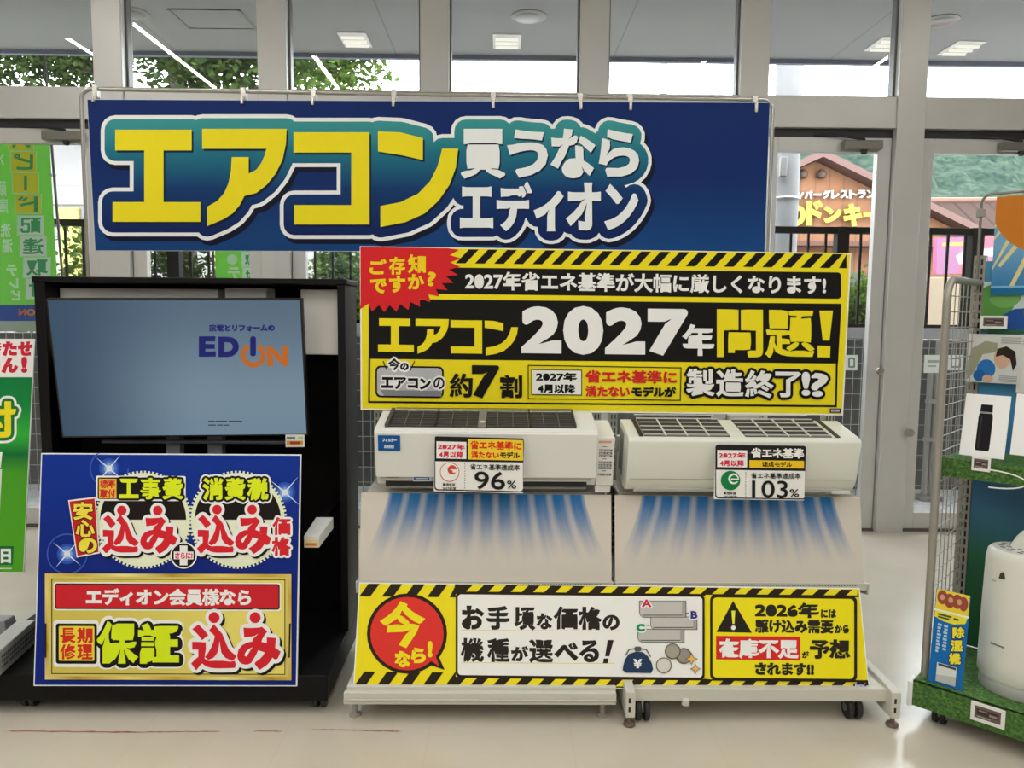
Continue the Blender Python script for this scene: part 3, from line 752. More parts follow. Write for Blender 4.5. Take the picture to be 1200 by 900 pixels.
# ---- big hanging banner
BNY = 3.06
s = Sign('hanging_banner', 'wide blue banner hanging from a metal frame with big yellow and white lettering', 'banner',
         ((103, 114), (902, 122), (110, 296), (897, 294)), (500, 200), BNY, lean=-.012, thick=.004, edge=(190, 200, 215))
n = NT('banner_blue', .55, .18); n.done(n.mix(n.rng(n.y, -.30, .05), srgb((12, 62, 118)), srgb((4, 36, 96)))); NVM = n.m
n = NT('bubble_gradient', .55, .18); n.done(n.ramp(n.rng(n.y, -.30, .27), [(0, srgb((4, 26, 84))), (.42, srgb((6, 52, 104))), (.78, srgb((26, 108, 128))), (1, srgb((58, 146, 146)))])); BUB = n.m
big = [('エ', (132, 152, 235, 260)), ('ア', (237, 151, 336, 265)), ('コ', (344, 155, 433, 263)), ('ン', (443, 154, 537, 266))]
sml = [('買', (540, 151, 592, 209)), ('う', (595, 152, 642, 208)), ('な', (646, 151, 697, 209)), ('ら', (702, 152, 749, 207)),
       ('エ', (539, 219, 578, 267)), ('デ', (582, 214, 623, 270)), ('ィ', (626, 224, 660, 271)), ('オ', (664, 214, 704, 270)), ('ン', (709, 217, 748, 269))]
s.part('backing'); s.field(NVM, .002)
s.part('lettering_bubble')
allp = []
s.sl = 0.0
def grow(items, r, w_):
    ps = []
    for st, (x0, y0, x1, y1) in items:
        if st in KATA and st in 'エアコン' and (x1-x0) > 80:
            V, Fs = [], []
            for p in KATA[st]:
                qq = p if area(p) > 0 else p[::-1]; rr = delaunay_2d_cdt([Vector(t) for t in qq], [], [list(range(len(qq)))], 1, 1e-6)
                o = len(V); V += [tuple(v) for v in rr[0]]; Fs += [[o+k for k in f] for f, og in zip(rr[2], rr[5]) if og]
            ww = 0
        else: (V, Fs), ww = glyph(st), w_*(.9 if ord(st[0]) >= 0x4e00 else 1)
        P = [(x0+ww+a*(x1-x0-2*ww), y0+ww+b*(y1-y0-2*ww)) for a, b in V]
        ps += dilate(P, Fs, ww, False, r)
    return ps
g1 = grow(big, 17, 0)+grow(sml, 15, 2.6)
s.fill([[(x+4, y+6) for x, y in p] for p in g1], (6, 14, 40)); s.fill(g1, (228, 236, 240)); s.fill(grow(big, 12.5, 0)+grow(sml, 11, 2.6), BUB)
s.part('yellow_lettering'); s.text(big, YEL, 0, [(0, (6, 22, 50), 2, 2.5)], kata=True, boxskew=False)
s.part('white_lettering'); s.text(sml, (226, 230, 230), 2.7, [(0, (6, 22, 60), 1.5, 2)], boxskew=False)
s.end()
a, b = PY(95, 104, BNY+.02), PY(906, 117, BNY+.02)
t_ = thing('banner_stand', 'thin metal tube frame with clips that carries the wide blue banner', 'frame', (a.x, BNY+.02, 0))
def rc(p, q, r_, k=6): pass
pts = [(a.x, BNY+.02, 0), (a.x, BNY+.02, a.z-.04)]+[(a.x+.04-.04*math.cos(i*math.pi/12), BNY+.02, a.z-.04+.04*math.sin(i*math.pi/12)) for i in range(1, 7)]
pts += [(b.x-.04+.04*math.sin(i*math.pi/12), BNY+.02, b.z-.04+.04*math.cos(i*math.pi/12)) for i in range(0, 7)]+[(b.x, BNY+.02, 0)]
build('tube', MB().tube(pts, .0085, STEEL, 10), t_)
for x in (a.x, b.x): build('foot', MB().lathe([(.10, 0), (.10, .006), (.014, .014), (.012, .05)], (x, BNY+.02, 0), STEEL, 20), t_)
for px in (113, 286, 368, 462, 578, 680, 738, 884):
    p = PY(px, 109+(px-113)*.0135, BNY+.02); mb = MB()
    k = (p.x-a.x)/(b.x-a.x); zt = a.z+(b.z-a.z)*k
    mb.box((p.x-.010, BNY+.004, zt-.035), (p.x+.010, BNY+.034, zt+.012), mat((196, 194, 186), .25, .6)).box((p.x-.006, BNY-.012, zt-.055), (p.x+.006, BNY+.006, zt-.02), mat((196, 194, 186), .25, .6))
    build('clip', mb, t_, .003)

# ---- yellow and black warning sign
SGY = 2.79
s = Sign('warning_sign', 'large yellow and black sign with 2027 in huge white figures above the air conditioners', 'sign',
         ((421, 288), (997, 297), (423, 481), (989, 486.5)), (700, 390), SGY, thick=.02, edge=(228, 226, 215))
SL = s.sl
def Yl_(x, y): return y+SL*(x-709)         # straight line across the sign at the height it has in the middle
s.part('backing'); s.field(YEL, .006)
s.part('stripe_band'); s.rect(525, 297, 990, 313, YEL); s.rect(530, 294, 993, 310.5, YEL)
s.stripes(534, 1000, 295.0, 311.5, 22.45, 11.5, 15.5, BLK_, (520, 992))
s.part('headline_box'); s.rect(470, 316, 985.5, 347, BLK_, 4)
s.text(('2027年省エネ基準が大幅に厳しくなります!', (545, 320.5, 968, 342.5)), (228, 228, 226), .95)
s.part('main_block'); s.poly([(432, 350), (986, 356), (982, 426), (432, 420.5)], BLK_)
s.text([('エ', (443, 374, 485, 413)), ('ア', (487, 374, 526, 415)), ('コ', (528, 375, 565, 414)), ('ン', (568, 375, 607, 416))], YEL, 0, kata=True)
s.part('figures'); s.text([('2', (611, 360, 658, 415)), ('0', (660, 359, 707, 416)), ('2', (709, 360, 756, 415)), ('7', (759, 361, 806, 415))], (232, 231, 229), 4.6)
s.text([('年', (800, 380, 837, 417))], (232, 231, 229), 1.8)
s.part('problem_lettering'); s.text([('問', (840, 363, 894, 419)), ('題', (897, 363, 954, 419))], YEL, 2.2)
s.poly([(960, 364), (976, 364), (972, 399), (964, 399)], YEL); s.poly([(958, 405), (973, 405.5), (972.5, 419), (958, 418.5)], YEL)
s.part('rule'); s.line([(433, 420), (432.5, 471), (979.5, 476), (980.5, 426)], 2.2, BLK_)
s.part('starburst')
pts = []
for i in range(29):
    th = math.radians(-22+132*i/28); k = 1.0 if i % 2 == 0 else .86
    pts.append((452+88*k*math.cos(th), 306+60*k*math.sin(th)))
s.poly([(422.5, 289.3), (537, 291)]+pts+[(422.5, 352)], (206, 34, 38))
s.text([('ご', (433, 304, 453, 322)), ('存', (456, 301, 475, 322)), ('知', (478, 298, 499, 320))], (240, 200, 30), 1.0, rot=0)
s.text([('で', (434, 327, 453, 344)), ('す', (456, 324, 475, 343)), ('か', (478, 321, 497, 339)), ('?', (501, 318, 511, 335))], (240, 200, 30), 1.0)
s.part('unit_picture'); s.rect(440, 429, 520, 466, BLK_, 6); s.rect(442, 431, 518, 464, (176, 178, 180), 5); s.poly([(446, 457), (517, 458), (517.5, 464.5), (450, 463.5)], (126, 128, 132))
s.text([('今', (455, 420, 469, 434)), ('の', (469, 425, 479, 434))], BLK_, .9, [(2.2, (232, 232, 230), 0, 0)])
s.line([(449, 423), (453, 433)], 1.2, BLK_); s.line([(486, 423), (481, 434)], 1.2, BLK_)
s.text([('エ', (447, 442, 461, 455)), ('ア', (462, 442, 476, 456)), ('コ', (478, 443, 490, 455)), ('ン', (492, 443, 505, 456))], BLK_, .9, [(1.8, (226, 226, 226), 0, 0)])
s.text([('の', (508, 442, 521, 456))], BLK_, .45, [(1.9, (226, 226, 226), 0, 0)])
s.part('share_lettering'); s.text([('約', (527, 438, 554, 466)), ('割', (586, 439, 612, 466))], BLK_, 1.5); s.text([('7', (553, 428, 585, 466))], BLK_, 3.0)
s.part('clause_box'); s.line([(619, 428), (798, 431), (797, 469), (619, 467), (619, 428)], 1.1, BLK_); s.rect(622.5, 433, 682, 463, BLK_); s.rect(623.5, 434, 681, 462, (226, 226, 222))
s.text([('2027年', (628, 436, 676, 447))], BLK_, .9); s.text([('4月以降', (630, 450, 674, 461))], BLK_, .9)
s.text([('省エネ基準に', (686, 434, 793, 449))], RED, 1.0); s.text([('満たない', (686, 452, 738, 465))], RED, .8); s.text([('モデルが', (740, 453, 792, 465))], BLK_, .9)
s.part('closing_lettering'); s.text([('製', (804, 433, 837, 465)), ('造', (839, 433, 871, 465)), ('終', (873, 434, 906, 466)), ('了', (908, 435, 938, 465)), ('!', (939, 435, 949, 463)), ('?', (950, 436, 970, 464))], (226, 226, 224), 1.5, [(3.2, BLK_, 0, 0)])
s.part('maker_logo'); s.rect(972, 478.5, 985, 483.5, (28, 36, 96)); s.text([('EDION', (973.5, 479.6, 983, 482.4))], (200, 206, 226), .15); s.end()

# ---- two matching gondola stands
GY = 2.60
GX0, GXM, GX1 = PY(419, 680, GY).x, PY(718.5, 682, GY).x, PY(1013, 684, GY).x
IVO = mat((206, 204, 192), .45, k=.95); IVD = mat((180, 176, 164), .5); UPR = mat((150, 148, 138), .5)
ZLIP = PY(600, 683, GY-.02).z
ZSH = PY(570, 577, 2.66).z
YB = 2.91
YB0 = PZ(752, 848, 0).y
def gondola(x0, x1, lab, closed):
    t_ = thing('display_gondola', lab, 'display stand', ((x0+x1)/2, YB, 0), 'air conditioner stands')
    ups = [x0+.012, x1-.045]
    for x in ups:
        mb = MB().box((x, YB-.02, .05), (x+.032, YB+.02, 1.50), UPR); z = .12
        while z < 1.45: mb.box((x+.008, YB-.0206, z), (x+.012, YB-.0199, z+.018), BLACK).box((x+.021, YB-.0206, z), (x+.025, YB-.0199, z+.018), BLACK); z += .026
        build('upright', mb, t_, 0)
    build('back_panel', MB().box((x0+.045, YB-.006, .12), (x1-.045, YB+.006, .80), IVO), t_, .002)
    build('cross_rail', MB().box((x0+.04, YB-.015, .80), (x1-.04, YB+.015, .86), UPR), t_, .002)
    # upper shelf lip under the air conditioner and lower price rail
    build('shelf', MB().box((x0+.02, 2.68, ZSH-.014), (x1-.02, YB-.02, ZSH-.002), IVD), t_, .002)
    mb = MB().box((x0, GY-.03, ZLIP-.012), (x1, YB-.02, ZLIP), IVD).box((x0, GY-.034, ZLIP-.016), (x1, GY-.026, ZLIP+.008), IVO); x = x0+.05
    while x < x1-.04: mb.box((x, GY-.0346, ZLIP-.001), (x+.004, GY-.0338, ZLIP+.002), BLACK); x += .0095
    build('price_rail', mb, t_, 0)
    for x in (x0+.002, x1-.008):
        build('shelf_bracket', MB().prism([(GY-.04, ZLIP-.03), (YB-.02, ZLIP-.10), (YB-.02, ZLIP+.005), (GY-.04, ZLIP+.005)], .006, IVD, 'x', x), t_)
    yb = YB0
    if closed:
        zt, zk = PY(560, 808, yb).z, PY(560, 826, yb).z
        build('base_deck', MB().box((x0, yb+.02, zt-.02), (x1-.01, YB+.02, zt), IVO), t_, .003)
        build('kick_plate', MB().box((x0-.006, yb, zk), (x1-.012, yb+.02, zt-.012), IVO).box((x0-.006, yb-.006, (zk+zt)/2-.012), (x1-.012, yb, (zk+zt)/2-.006), IVD), t_, .002)
        for x in (x0+.02, x1-.05): build('foot', MB().lathe([(.02, 0), (.02, .006), (.009, .010), (.009, zk+.03)], (x, yb+.05, 0), UPR, 12), t_)
        build('base_rear', MB().box((x0, YB-.03, 0), (x1-.012, YB+.02, zt), IVO), t_)
    else:
        p = p2 = None; zb = PY(880, 823, yb).z
        build('base_bar', MB().box((x0+.01, yb+.005, zb), (x1, yb+.035, zb+.042), IVO), t_, .003)
        build('base_deck', MB().box((x0+.01, yb+.035, zb+.025), (x1, YB+.02, zb+.042), IVO), t_, .003)
        q_ = PY(804, 821, yb); build('bar_lug', MB().lathe([(.013, -.006), (.013, .012), (.006, .016)], (q_.x, yb+.005, zb-.004), IVO, 12), t_)
        for x, pp in ((x0+.012, p), (x1-.012, p2)):
            y0 = yb-.03; mb = MB()
            mb.prism([(y0, .035), (y0+.07, .035), (YB, zb+.01), (YB, zb+.05), (y0+.05, zb+.055), (y0, zb+.048)], .03, IVO, 'x', x-.003)
            lg = build('base_leg', mb, t_, .003)
            mb = MB()
            for z in (.055, .085): mb.box((x+.005, y0-.0008, z), (x+.012, y0+.001, z+.016), BLACK)
            build('slot', mb, lg)
            build('levelling_foot', MB().lathe([(.017, 0), (.02, .004), (.018, .012), (.007, .016), (.007, .05)], (x+.012, y0+.02, 0), mat((120, 104, 92), .4, .5), 14), lg)
        for px, yy in ((752, YB0+.03), (998, YB0+.045)):
            c = PY(px, 832, yy); c.z = .036
            mb = MB()
            for dx in (-.014, .014): mb.disc_y((c.x+dx, c.y, c.z), .036, .018, mat((34, 32, 34), .6), 24)
            ct = build('caster', mb, t_, .004)
            build('caster_fork', MB().box((c.x-.005, c.y-.012, c.z-.005), (c.x+.005, c.y+.012, zb+.03), STEEL).box((c.x-.02, c.y-.022, zb+.015), (c.x+.02, c.y+.022, zb+.026), STEEL), ct, .002)
            build('hub', MB().disc_y((c.x, c.y, c.z), .013, .052, mat((120, 118, 116), .5), 16), ct)
    return t_
gondola(GX0, GXM-.003, 'left ivory display stand with closed kick plate to the floor', True)
gondola(GXM+.003, GX1, 'right ivory display stand on legs and black casters', False)

# ---- printed airflow boards
def airflow(corners, lab):
    s = Sign('airflow_board', lab, 'board', corners, corners[2], GY-.005, lean=.20, thick=.004, edge=(206, 198, 186), group='printed airflow boards')
    n = NT('airflow_print', .45, .18)
    v = n.f('DIVIDE', n.f('SUBTRACT', s.Hh/2, n.y), s.Hh)
    hw = n.f('MULTIPLY_ADD', n.f('POWER', n.f('MAXIMUM', v, 0.0001), 1.35), .135*s.W, .392*s.W)
    xf = n.f('DIVIDE', n.x, hw)
    edge = n.rng(n.f('ABSOLUTE', xf), .985, 1.005, 1, 0)
    st_ = n.f('ABSOLUTE', n.f('SUBTRACT', n.f('FRACT', n.f('MULTIPLY', n.f('ADD', xf, 1.0), 5.5)), .5))
    st2 = n.rng(st_, .14, .50, 1.0, .42)
    st3 = n.f('MULTIPLY', n.noise(3.0, 2, n.vec(n.f('MULTIPLY', xf, 5.0), n.f('MULTIPLY', v, .6), 0.0)), 1.0)
    # alternating streak lengths
    fall = n.rng(n.f('ADD', v, n.f('MULTIPLY', n.f('SUBTRACT', st3, .5), .25)), .0, .84, 1, 0)
    amt = n.f('MULTIPLY', n.f('MULTIPLY', fall, edge), n.f('MINIMUM', n.f('ADD', st2, n.f('MULTIPLY', fall, .12)), 1.0))
    n.done(n.mix(amt, srgb((206, 198, 187)), srgb((30, 104, 165))))
    s.part('print').field(n.m, .001); s.end(); return s
airflow(((424, 577), (716, 580), (419.5, 680.5), (717, 683)), 'board printed with blue cold air streaks under the left air conditioner')
airflow(((721, 580), (1008, 583), (720, 683), (1012.5, 685)), 'board printed with blue cold air streaks under the right air conditioner')

# ---- lower hazard board
s = Sign('hazard_board', 'long yellow hazard-striped board leaning on the bases of both display stands', 'board',
         ((420.5, 682), (1007, 689.5), (414, 804.5), (1020, 809.5)), (700, 806), YB0+.03, lean=.34, thick=.005, edge=(232, 230, 222))
s.part('backing'); s.field(YEL, .004)
s.part('stripe_border')
def band(pts, c): s.poly(pts, c)
band([(533, 684.5), (1006, 691), (1006.5, 700), (533, 696)], (38, 30, 16)); band([(418, 795), (533, 795), (533, 805), (415, 804)], YEL)
band([(533, 793), (1017, 797), (1018.5, 807.5), (533, 805)], (38, 30, 16))
s.stripes(421, 545, 684.5, 699.5, 26.5, 13, 11, (38, 30, 16), (421, 534)); s.stripes(416, 545, 787.5, 803, 26.5, 13, 11, (38, 30, 16), (416, 534))
s.stripes(546, 1010, 688, 695.5, 26.2, 13, 8, YEL, (533, 1005)); s.stripes(538, 1018, 797, 805, 26.2, 13, 8, YEL, (533, 1014))
s.part('speech_circle'); s.circ(477, 742.5, 47, (38, 28, 18)); s.poly([(500, 778), (521, 785), (512, 764)], (38, 28, 18)); s.circ(477, 742.5, 43, (212, 52, 44)); s.poly([(503, 773), (515, 781), (509, 764)], (212, 52, 44))
s.text([('今', (447, 705, 497, 759))], (244, 214, 30), 3.4, rot=-3)
s.text([('な', (463, 763, 481, 782)), ('ら', (482, 759, 499, 777)), ('!', (501, 751, 507, 770))], (244, 214, 30), 1.6)
s.part('white_cell'); s.rect(534, 695.5, 825.5, 795, (38, 28, 18), 5); s.rect(536.5, 698, 823, 792.5, (232, 229, 224), 4)
for x0, x1, y in ((540, 727, 738.5), (540, 720, 776.5)): s.line([(x0, y), (x1, y+1)], .7, (222, 200, 90))
I_ = (38, 34, 28)
s.part('affordable_lettering')
s.text([('お', (541, 710, 567, 738)), ('手', (570, 710, 597, 738)), ('頃', (603, 711, 627, 738))], I_, 1.7); s.text([('な', (629, 719, 647, 738)), ('の', (706, 720, 726, 738))], I_, 1.2); s.text([('価', (649, 711, 677, 738)), ('格', (678, 711, 705, 738))], I_, 1.7)
s.text([('機', (540, 748, 567, 776)), ('種', (571, 748, 597, 776)), ('選', (620, 749, 648, 776))], I_, 1.5); s.text([('が', (599, 757, 619, 775))], I_, 1.2); s.text([('べ', (650, 753, 677, 774)), ('る', (679, 750, 702, 776))], I_, 1.7)
s.poly([(712, 750), (719, 750), (714, 769), (709, 769)], I_); s.poly([(707.5, 771.5), (713, 771.5), (712, 777), (706.5, 777)], I_)
s.part('unit_pictures')
def unit_pic(x0, y0, x1, y1):
    p = [(x0, y0), (x1, y0), (x1, y1), (x0+5, y1), (x0+1.5, y1-2), (x0, y1-5)]; s.poly(p, (60, 58, 56))
    s.poly([(x0+.7, y0+.7), (x1-.8, y0+.7), (x1-.8, y1-.8), (x0+5, y1-.8), (x0+2, y1-2.4), (x0+.7, y1-5)], (186, 183, 178))
    s.poly([(x0+3, y1-3.2), (x1-5, y1-3.2), (x1-5, y1-2), (x0+4.5, y1-2)], (92, 90, 86)); s.poly([(x1-5, y0+1.5), (x1-1, y0+1), (x1-1, y1-1), (x1-5, y1-2)], (156, 153, 148))
unit_pic(747, 737, 802, 753); unit_pic(762, 722.5, 817, 738); unit_pic(749, 704, 804, 723.5)
s.line([(755, 733), (761, 733)], .7, (60, 58, 56)); s.line([(804, 718.5), (809, 718.5)], .7, (60, 58, 56))
s.text(('A', (752, 702.5, 763, 711.5)), (196, 40, 70), .8, [(1.4, (236, 230, 230), 0, 0)]); s.text(('B', (809, 716, 817, 725)), (50, 44, 120), .9, [(1.6, (222, 222, 236), 0, 0)]); s.text(('C', (745.5, 731, 755.5, 740)), (24, 130, 84), .9, [(1.6, (214, 232, 222), 0, 0)])
s.part('purse_picture'); s.line([(733, 768), (737, 761), (747, 759.5), (757, 761), (762, 769)], 1.4, (96, 96, 96)); s.rect(743.5, 757.5, 751, 763, (92, 84, 84), 1.5)
s.poly(arc(739, 777, 11, 150, 250, 6)[::1] and [(730, 781), (732, 773), (737, 766), (745, 763.5), (753, 764), (759, 769), (763.5, 777), (765, 784), (762.5, 788.5), (733, 788), (729.5, 785)], (34, 56, 86))
s.text(('¥', (742, 772, 752, 783)), (226, 230, 232), .8)
s.part('coin_pictures')
for x, y, c in ((801, 768.5, (136, 130, 120)), (788, 763, (150, 143, 130)), (777.5, 779.5, (200, 196, 188))):
    s.circ(x, y, 9.2, (70, 66, 60)); s.circ(x, y, 8.2, c); s.circ(x, y, 6.6, tuple(min(255, v+8) for v in c))
for x, y, r_ in ((810, 772, 6), (814.5, 783.5, 5)):
    p = [(x+(r_ if i % 2 == 0 else r_*.42)*math.cos(i*math.pi/4), y+(r_ if i % 2 == 0 else r_*.42)*math.sin(i*math.pi/4)) for i in range(8)]
    s.poly([(x+(a_-x)*1.25, y+(b_-y)*1.25) for a_, b_ in p], (70, 60, 50)); s.poly(p, (228, 176, 90))
s.part('warning_cell'); s.poly([(826, 697), (834, 697), (834, 796), (826, 795)], YEL); s.rect(831.5, 698, 1003.5, 797.5, (38, 28, 18), 6); s.rect(834.5, 701, 1000, 794.5, (238, 214, 24), 5)
s.poly([(858.5, 704), (880.5, 741.5), (839, 740.5)], (34, 30, 26)); s.poly([(856.5, 715.5), (861, 715.5), (860, 731), (857.8, 731)], (240, 222, 60)); s.circ(858.8, 735.5, 2.6, (240, 236, 220))
s.text([('2026年', (884, 706, 959, 724))], I_, 1.5); s.text([('には', (961, 714, 979, 724))], I_, .7)
s.text([('駆け込み需要', (884, 726, 976, 742))], I_, 1.2); s.text([('から', (977, 732, 994, 742))], I_, .8)
s.rect(838.5, 745.5, 937, 773, (206, 40, 36)); s.text([('在庫不足', (842, 748.5, 935, 771))], (238, 232, 226), 1.6)
s.text([('が', (939, 763, 947, 771))], I_, .6); s.text([('予想', (948, 749, 995, 772))], I_, 1.7); s.text([('されます!!', (884, 776.5, 953, 791))], I_, 1.2)
s.part('maker_logo'); s.rect(999, 800.5, 1014, 807, (36, 40, 110)); s.text([('EDION', (1001, 802, 1012, 805.5))], (206, 210, 228), .2); s.end()

# ================================================================== air conditioners
ACW, ACW2, ACG = mat((226, 227, 222), .38, k=.95), mat((222, 224, 212), .36, k=.95), mat((196, 197, 192), .45)
FILT = mat((52, 50, 48), .6); LATT = mat((196, 196, 190), .5)
def rx(a): return Matrix.Rotation(a, 4, 'X')
def air_conditioner(label, x0, x1, ytop, zt_px, zb_px, pxc, tilt, white, style):
    D = .205
    pt, pb = PY(pxc, zt_px, ytop), None
    hgt = (pt.z-PY(pxc, zb_px, ytop+.042).z)/math.cos(tilt)
    base = Vector((x0, ytop+hgt*math.sin(tilt), pt.z-hgt*math.cos(tilt)))
    M = Matrix.Translation(base) @ rx(tilt)
    W = x1-x0; t_ = thing('air_conditioner', label, 'air conditioner', M)
    if style == 'flat':
        BW = W-.062
        prof = [(0.012, .055), (0, .06), (0, hgt-.016), (.004, hgt-.005), (.016, hgt), (D, hgt), (D, 0), (.06, 0), (.03, .012)]
        build('body', MB(M).prism([(a, b) for a, b in prof[::-1]], BW, white, 'x', 0), t_, .002)
        build('front_panel', MB(M).prism([(-.008, .052), (.002, .052), (.002, hgt-.008), (-.006, hgt-.010)], BW-.004, white, 'x', .002), t_, .002)
        lv = build('outlet', MB(M).prism([(.016, .010), (.045, -.004), (.05, .0), (.022, .034)], BW-.06, BLACK, 'x', .03), t_)
        build('louver', MB(M).prism([(.004, .034), (.012, .030), (.020, .048), (.010, .052)], BW-.03, mat((190, 189, 184), .4), 'x', .014), t_, .002)
        build('louver', MB(M).prism([(.02, .003), (.034, -.008), (.04, -.005), (.026, .008)], BW-.06, mat((150, 148, 144), .4), 'x', .03), t_, .001)
        # top intake
        gx0, gx1 = .045, BW-.075; mid = (gx0+gx1)/2
        gr = build('intake_grille', MB(M).box((gx0, .028, hgt+.0003), (gx1, D-.01, hgt+.003), FILT), t_)
        mb = MB(M)
        for k in range(9): y = .032+k*.024; mb.box((gx0, y, hgt+.004), (gx1, y+.002, hgt+.006), mat((92, 90, 86), .5))
        for k in range(1, 12):
            x = gx0+(gx1-gx0)*k/12; mb.box((x-.001, .028, hgt+.0035), (x+.001, D-.01, hgt+.0065), mat((112, 110, 104), .5))
        mb.box((gx0-.012, .026, hgt), (gx0, D, hgt+.012), mat((74, 72, 70), .5)).box((gx1, .026, hgt), (gx1+.004, D, hgt+.012), mat((74, 72, 70), .5))
        for x in (gx0+(gx1-gx0)*.25, gx0+(gx1-gx0)*.76): mb.box((x-.002, .028, hgt+.003), (x+.002, D, hgt+.010), BLACK)
        build('lattice', mb, gr)
        build('grille_divider', MB(M).box((mid-.014, .02, hgt), (mid+.014, D, hgt+.009), mat((122, 120, 114), .5)).lathe([(.011, .009), (.011, .012), (.0, .013)], (mid, .06, hgt), ACG, 12), t_, .002)
        # right end with spec labels
        ed = build('end_cap', MB(M).box((BW+.001, .022, .012), (W, D, hgt-.03), white).box((BW+.001, .03, -.018), (W-.006, D-.03, .012), white), t_, .003)
        mb = MB(M); yy = .0214
        mb.box((BW+.004, yy+.0002, .022), (W-.004, .022, hgt-.035), mat((214, 212, 206), .4)); rnd = random.Random(3)
        mb.box((BW+.006, yy-.0002, hgt-.050), (W-.012, .022, hgt-.042), mat((200, 150, 120), .5))
        z = hgt-.066
        for blk in (3, 3, 1):
            mb.box((BW+.020, yy-.0003, z+.001), (W-.026, .022, z+.004), mat((120, 120, 120), .5)); z -= .007
            for k in range(blk):
                mb.box((BW+.009, yy-.0003, z-.008), (W-.008, .022, z), mat((92, 94, 98), .5))
                for q in range(4): mb.box((BW+.011+q*.010, yy-.0006, z-.006), (BW+.011+q*.010+rnd.uniform(.004, .008), .022, z-.002), mat((190, 190, 190), .5))
                z -= .0105
            z -= .006
        build('spec_label', mb, ed)
    else:
        R = .045; n_ = 7
        prof = [(.02, .0)]+[(.05-.05*math.cos(math.radians(a)), .055-.055*math.cos(math.radians(a)) if False else .055-.055*math.sin(math.radians(90-a))) for a in ()]
        prof = [(.075, 0), (.045, .003), (.022, .014), (.008, .034), (.002, .06), (0, .10), (0, hgt-.02), (.003, hgt-.008), (.012, hgt-.002), (.022, hgt), (D, hgt), (D, 0)]
        build('body', MB(M).prism(prof[::-1], W, white, 'x', 0), t_, .004, seg=3)
        build('side_vent', MB(M).box((-.0012, .10, .03), (0.001, D-.02, hgt-.02), mat((120, 119, 114), .5)), t_)
        build('seam', MB(M).box((.010, -.0006, .0605), (W-.010, .004, .0615), mat((150, 150, 144), .5)), t_)
        build('outlet_flap', MB(M).prism([(.012, .020), (.024, .004), (.028, .006), (.018, .022)], W-.07, ACG, 'x', .03), t_, .001)
        build('hinge_cover', MB(M).box((W-.075, .008, .004), (W-.012, .03, .016), mat((206, 208, 204), .15)), t_, .003)
        gx0, gx1 = .045, W-.085; mid = (gx0+gx1)/2
        for a, b in ((gx0+.012, mid-.026), (mid+.026, gx1-.010)):
            gr = build('intake_grille', MB(M).box((a, .024, hgt+.0003), (b, D-.006, hgt+.0022), FILT), t_)
            mb = MB(M)
            for k in range(1, 4): x = a+(b-a)*k/4; mb.box((x-.0022, .024, hgt+.002), (x+.0022, D-.006, hgt+.006), mat((214, 215, 206), .5))
            for k in range(6): y = .038+k*.042; mb.box((a, y-.0018, hgt+.002), (b, y+.0018, hgt+.005), mat((206, 206, 198), .5))
            for k in range(2): mb.box((a, .026+k*.005, hgt+.002), (b, .0275+k*.005, hgt+.004), mat((150, 150, 146), .5))
            build('lattice', mb, gr)
        for x in (gx0-.006, gx1+.004): build('grille_rail', MB(M).box((x, .022, hgt+.0002), (x+.014, D-.004, hgt+.004), mat((40, 38, 36), .5)), t_)
    build('wall_plate', MB(M).box((.06, D, .02), (W-.06, D+.012, hgt-.02), STEEL), t_)
    return t_, M, W, hgt
TILT = math.radians(11)
YF = 2.565
AX0, AX1 = PY(438, 508, YF).x, PY(722.5, 508, YF).x
AC1, M1, W1, H1 = air_conditioner('white flat-fronted air conditioner with blue sticker on the left stand', AX0, AX1, YF, 504.5, 575, 560, TILT, ACW, 'flat')
BX0, BX1 = PY(737, 515, YF-.02).x, PY(1011, 518, YF-.02).x
AC2, M2, W2, H2 = air_conditioner('ivory rounded air conditioner with white grille bars on the right stand', BX0, BX1, YF-.02, 515, 581, 870, TILT, ACW2, 'round')
def ac_sticker(nm, M, corners, parent, edge):
    nrm = (M.to_3x3() @ Vector((0, -1, 0))).normalized(); p0 = M @ Vector((0, -.0092, .1))
    s_ = Sign(nm, None, None, corners, corners[0], 1, thick=.0006, edge=edge, normal=nrm, p0=p0)
    s_.root.parent = parent; s_.root.matrix_parent_inverse = WM[parent].inverted(); return s_
mbk = None
def sticker_mesh(name, M, corners, parent, paint):
    """sticker printed on the front panel, kept as one mesh under its air conditioner"""
    nrm = (M.to_3x3() @ Vector((0, -1, 0))).normalized(); p0 = M @ Vector((0, -.0094, .1))
    tmp = Sign('sticker_tmp', None, None, corners, corners[0], 1, normal=nrm, p0=p0, board=False)
    tmp.mb = MB(tmp.M); tmp.pn = name; paint(tmp); mb = tmp.mb; tmp.mb = None
    r_ = tmp.root; WM.pop(r_); bpy.data.objects.remove(r_)
    return build(name, mb, parent, 0, False)
def p1(s_):
    s_.field((16, 82, 150)); s_.text([('フィルター', (448, 513.5, 465, 518))], (206, 220, 236), .3); s_.text([('お掃除', (450, 521, 462, 525.5))], (206, 220, 236), .3)
sticker_mesh('blue_sticker', M1, ((443, 510), (469, 510.5), (443, 528), (469, 528.5)), AC1, p1)
def p2(s_):
    s_.field((196, 204, 214)); s_.rect(485, 558.5, 503, 562.8, (44, 86, 140)); s_.rect(487, 560, 501, 561.4, (196, 208, 224))
sticker_mesh('silver_sticker', M1 @ Matrix.Translation((0, .012, 0)), ((484, 557), (506, 557), (484, 564), (506, 564)), AC1, p2)
def p3(s_): s_.field((120, 116, 110))
sticker_mesh('maker_mark', M1 @ Matrix.Translation((0, .012, 0)), ((454, 558.2), (468, 558.3), (454, 559.6), (468, 559.7)), AC1, p3)
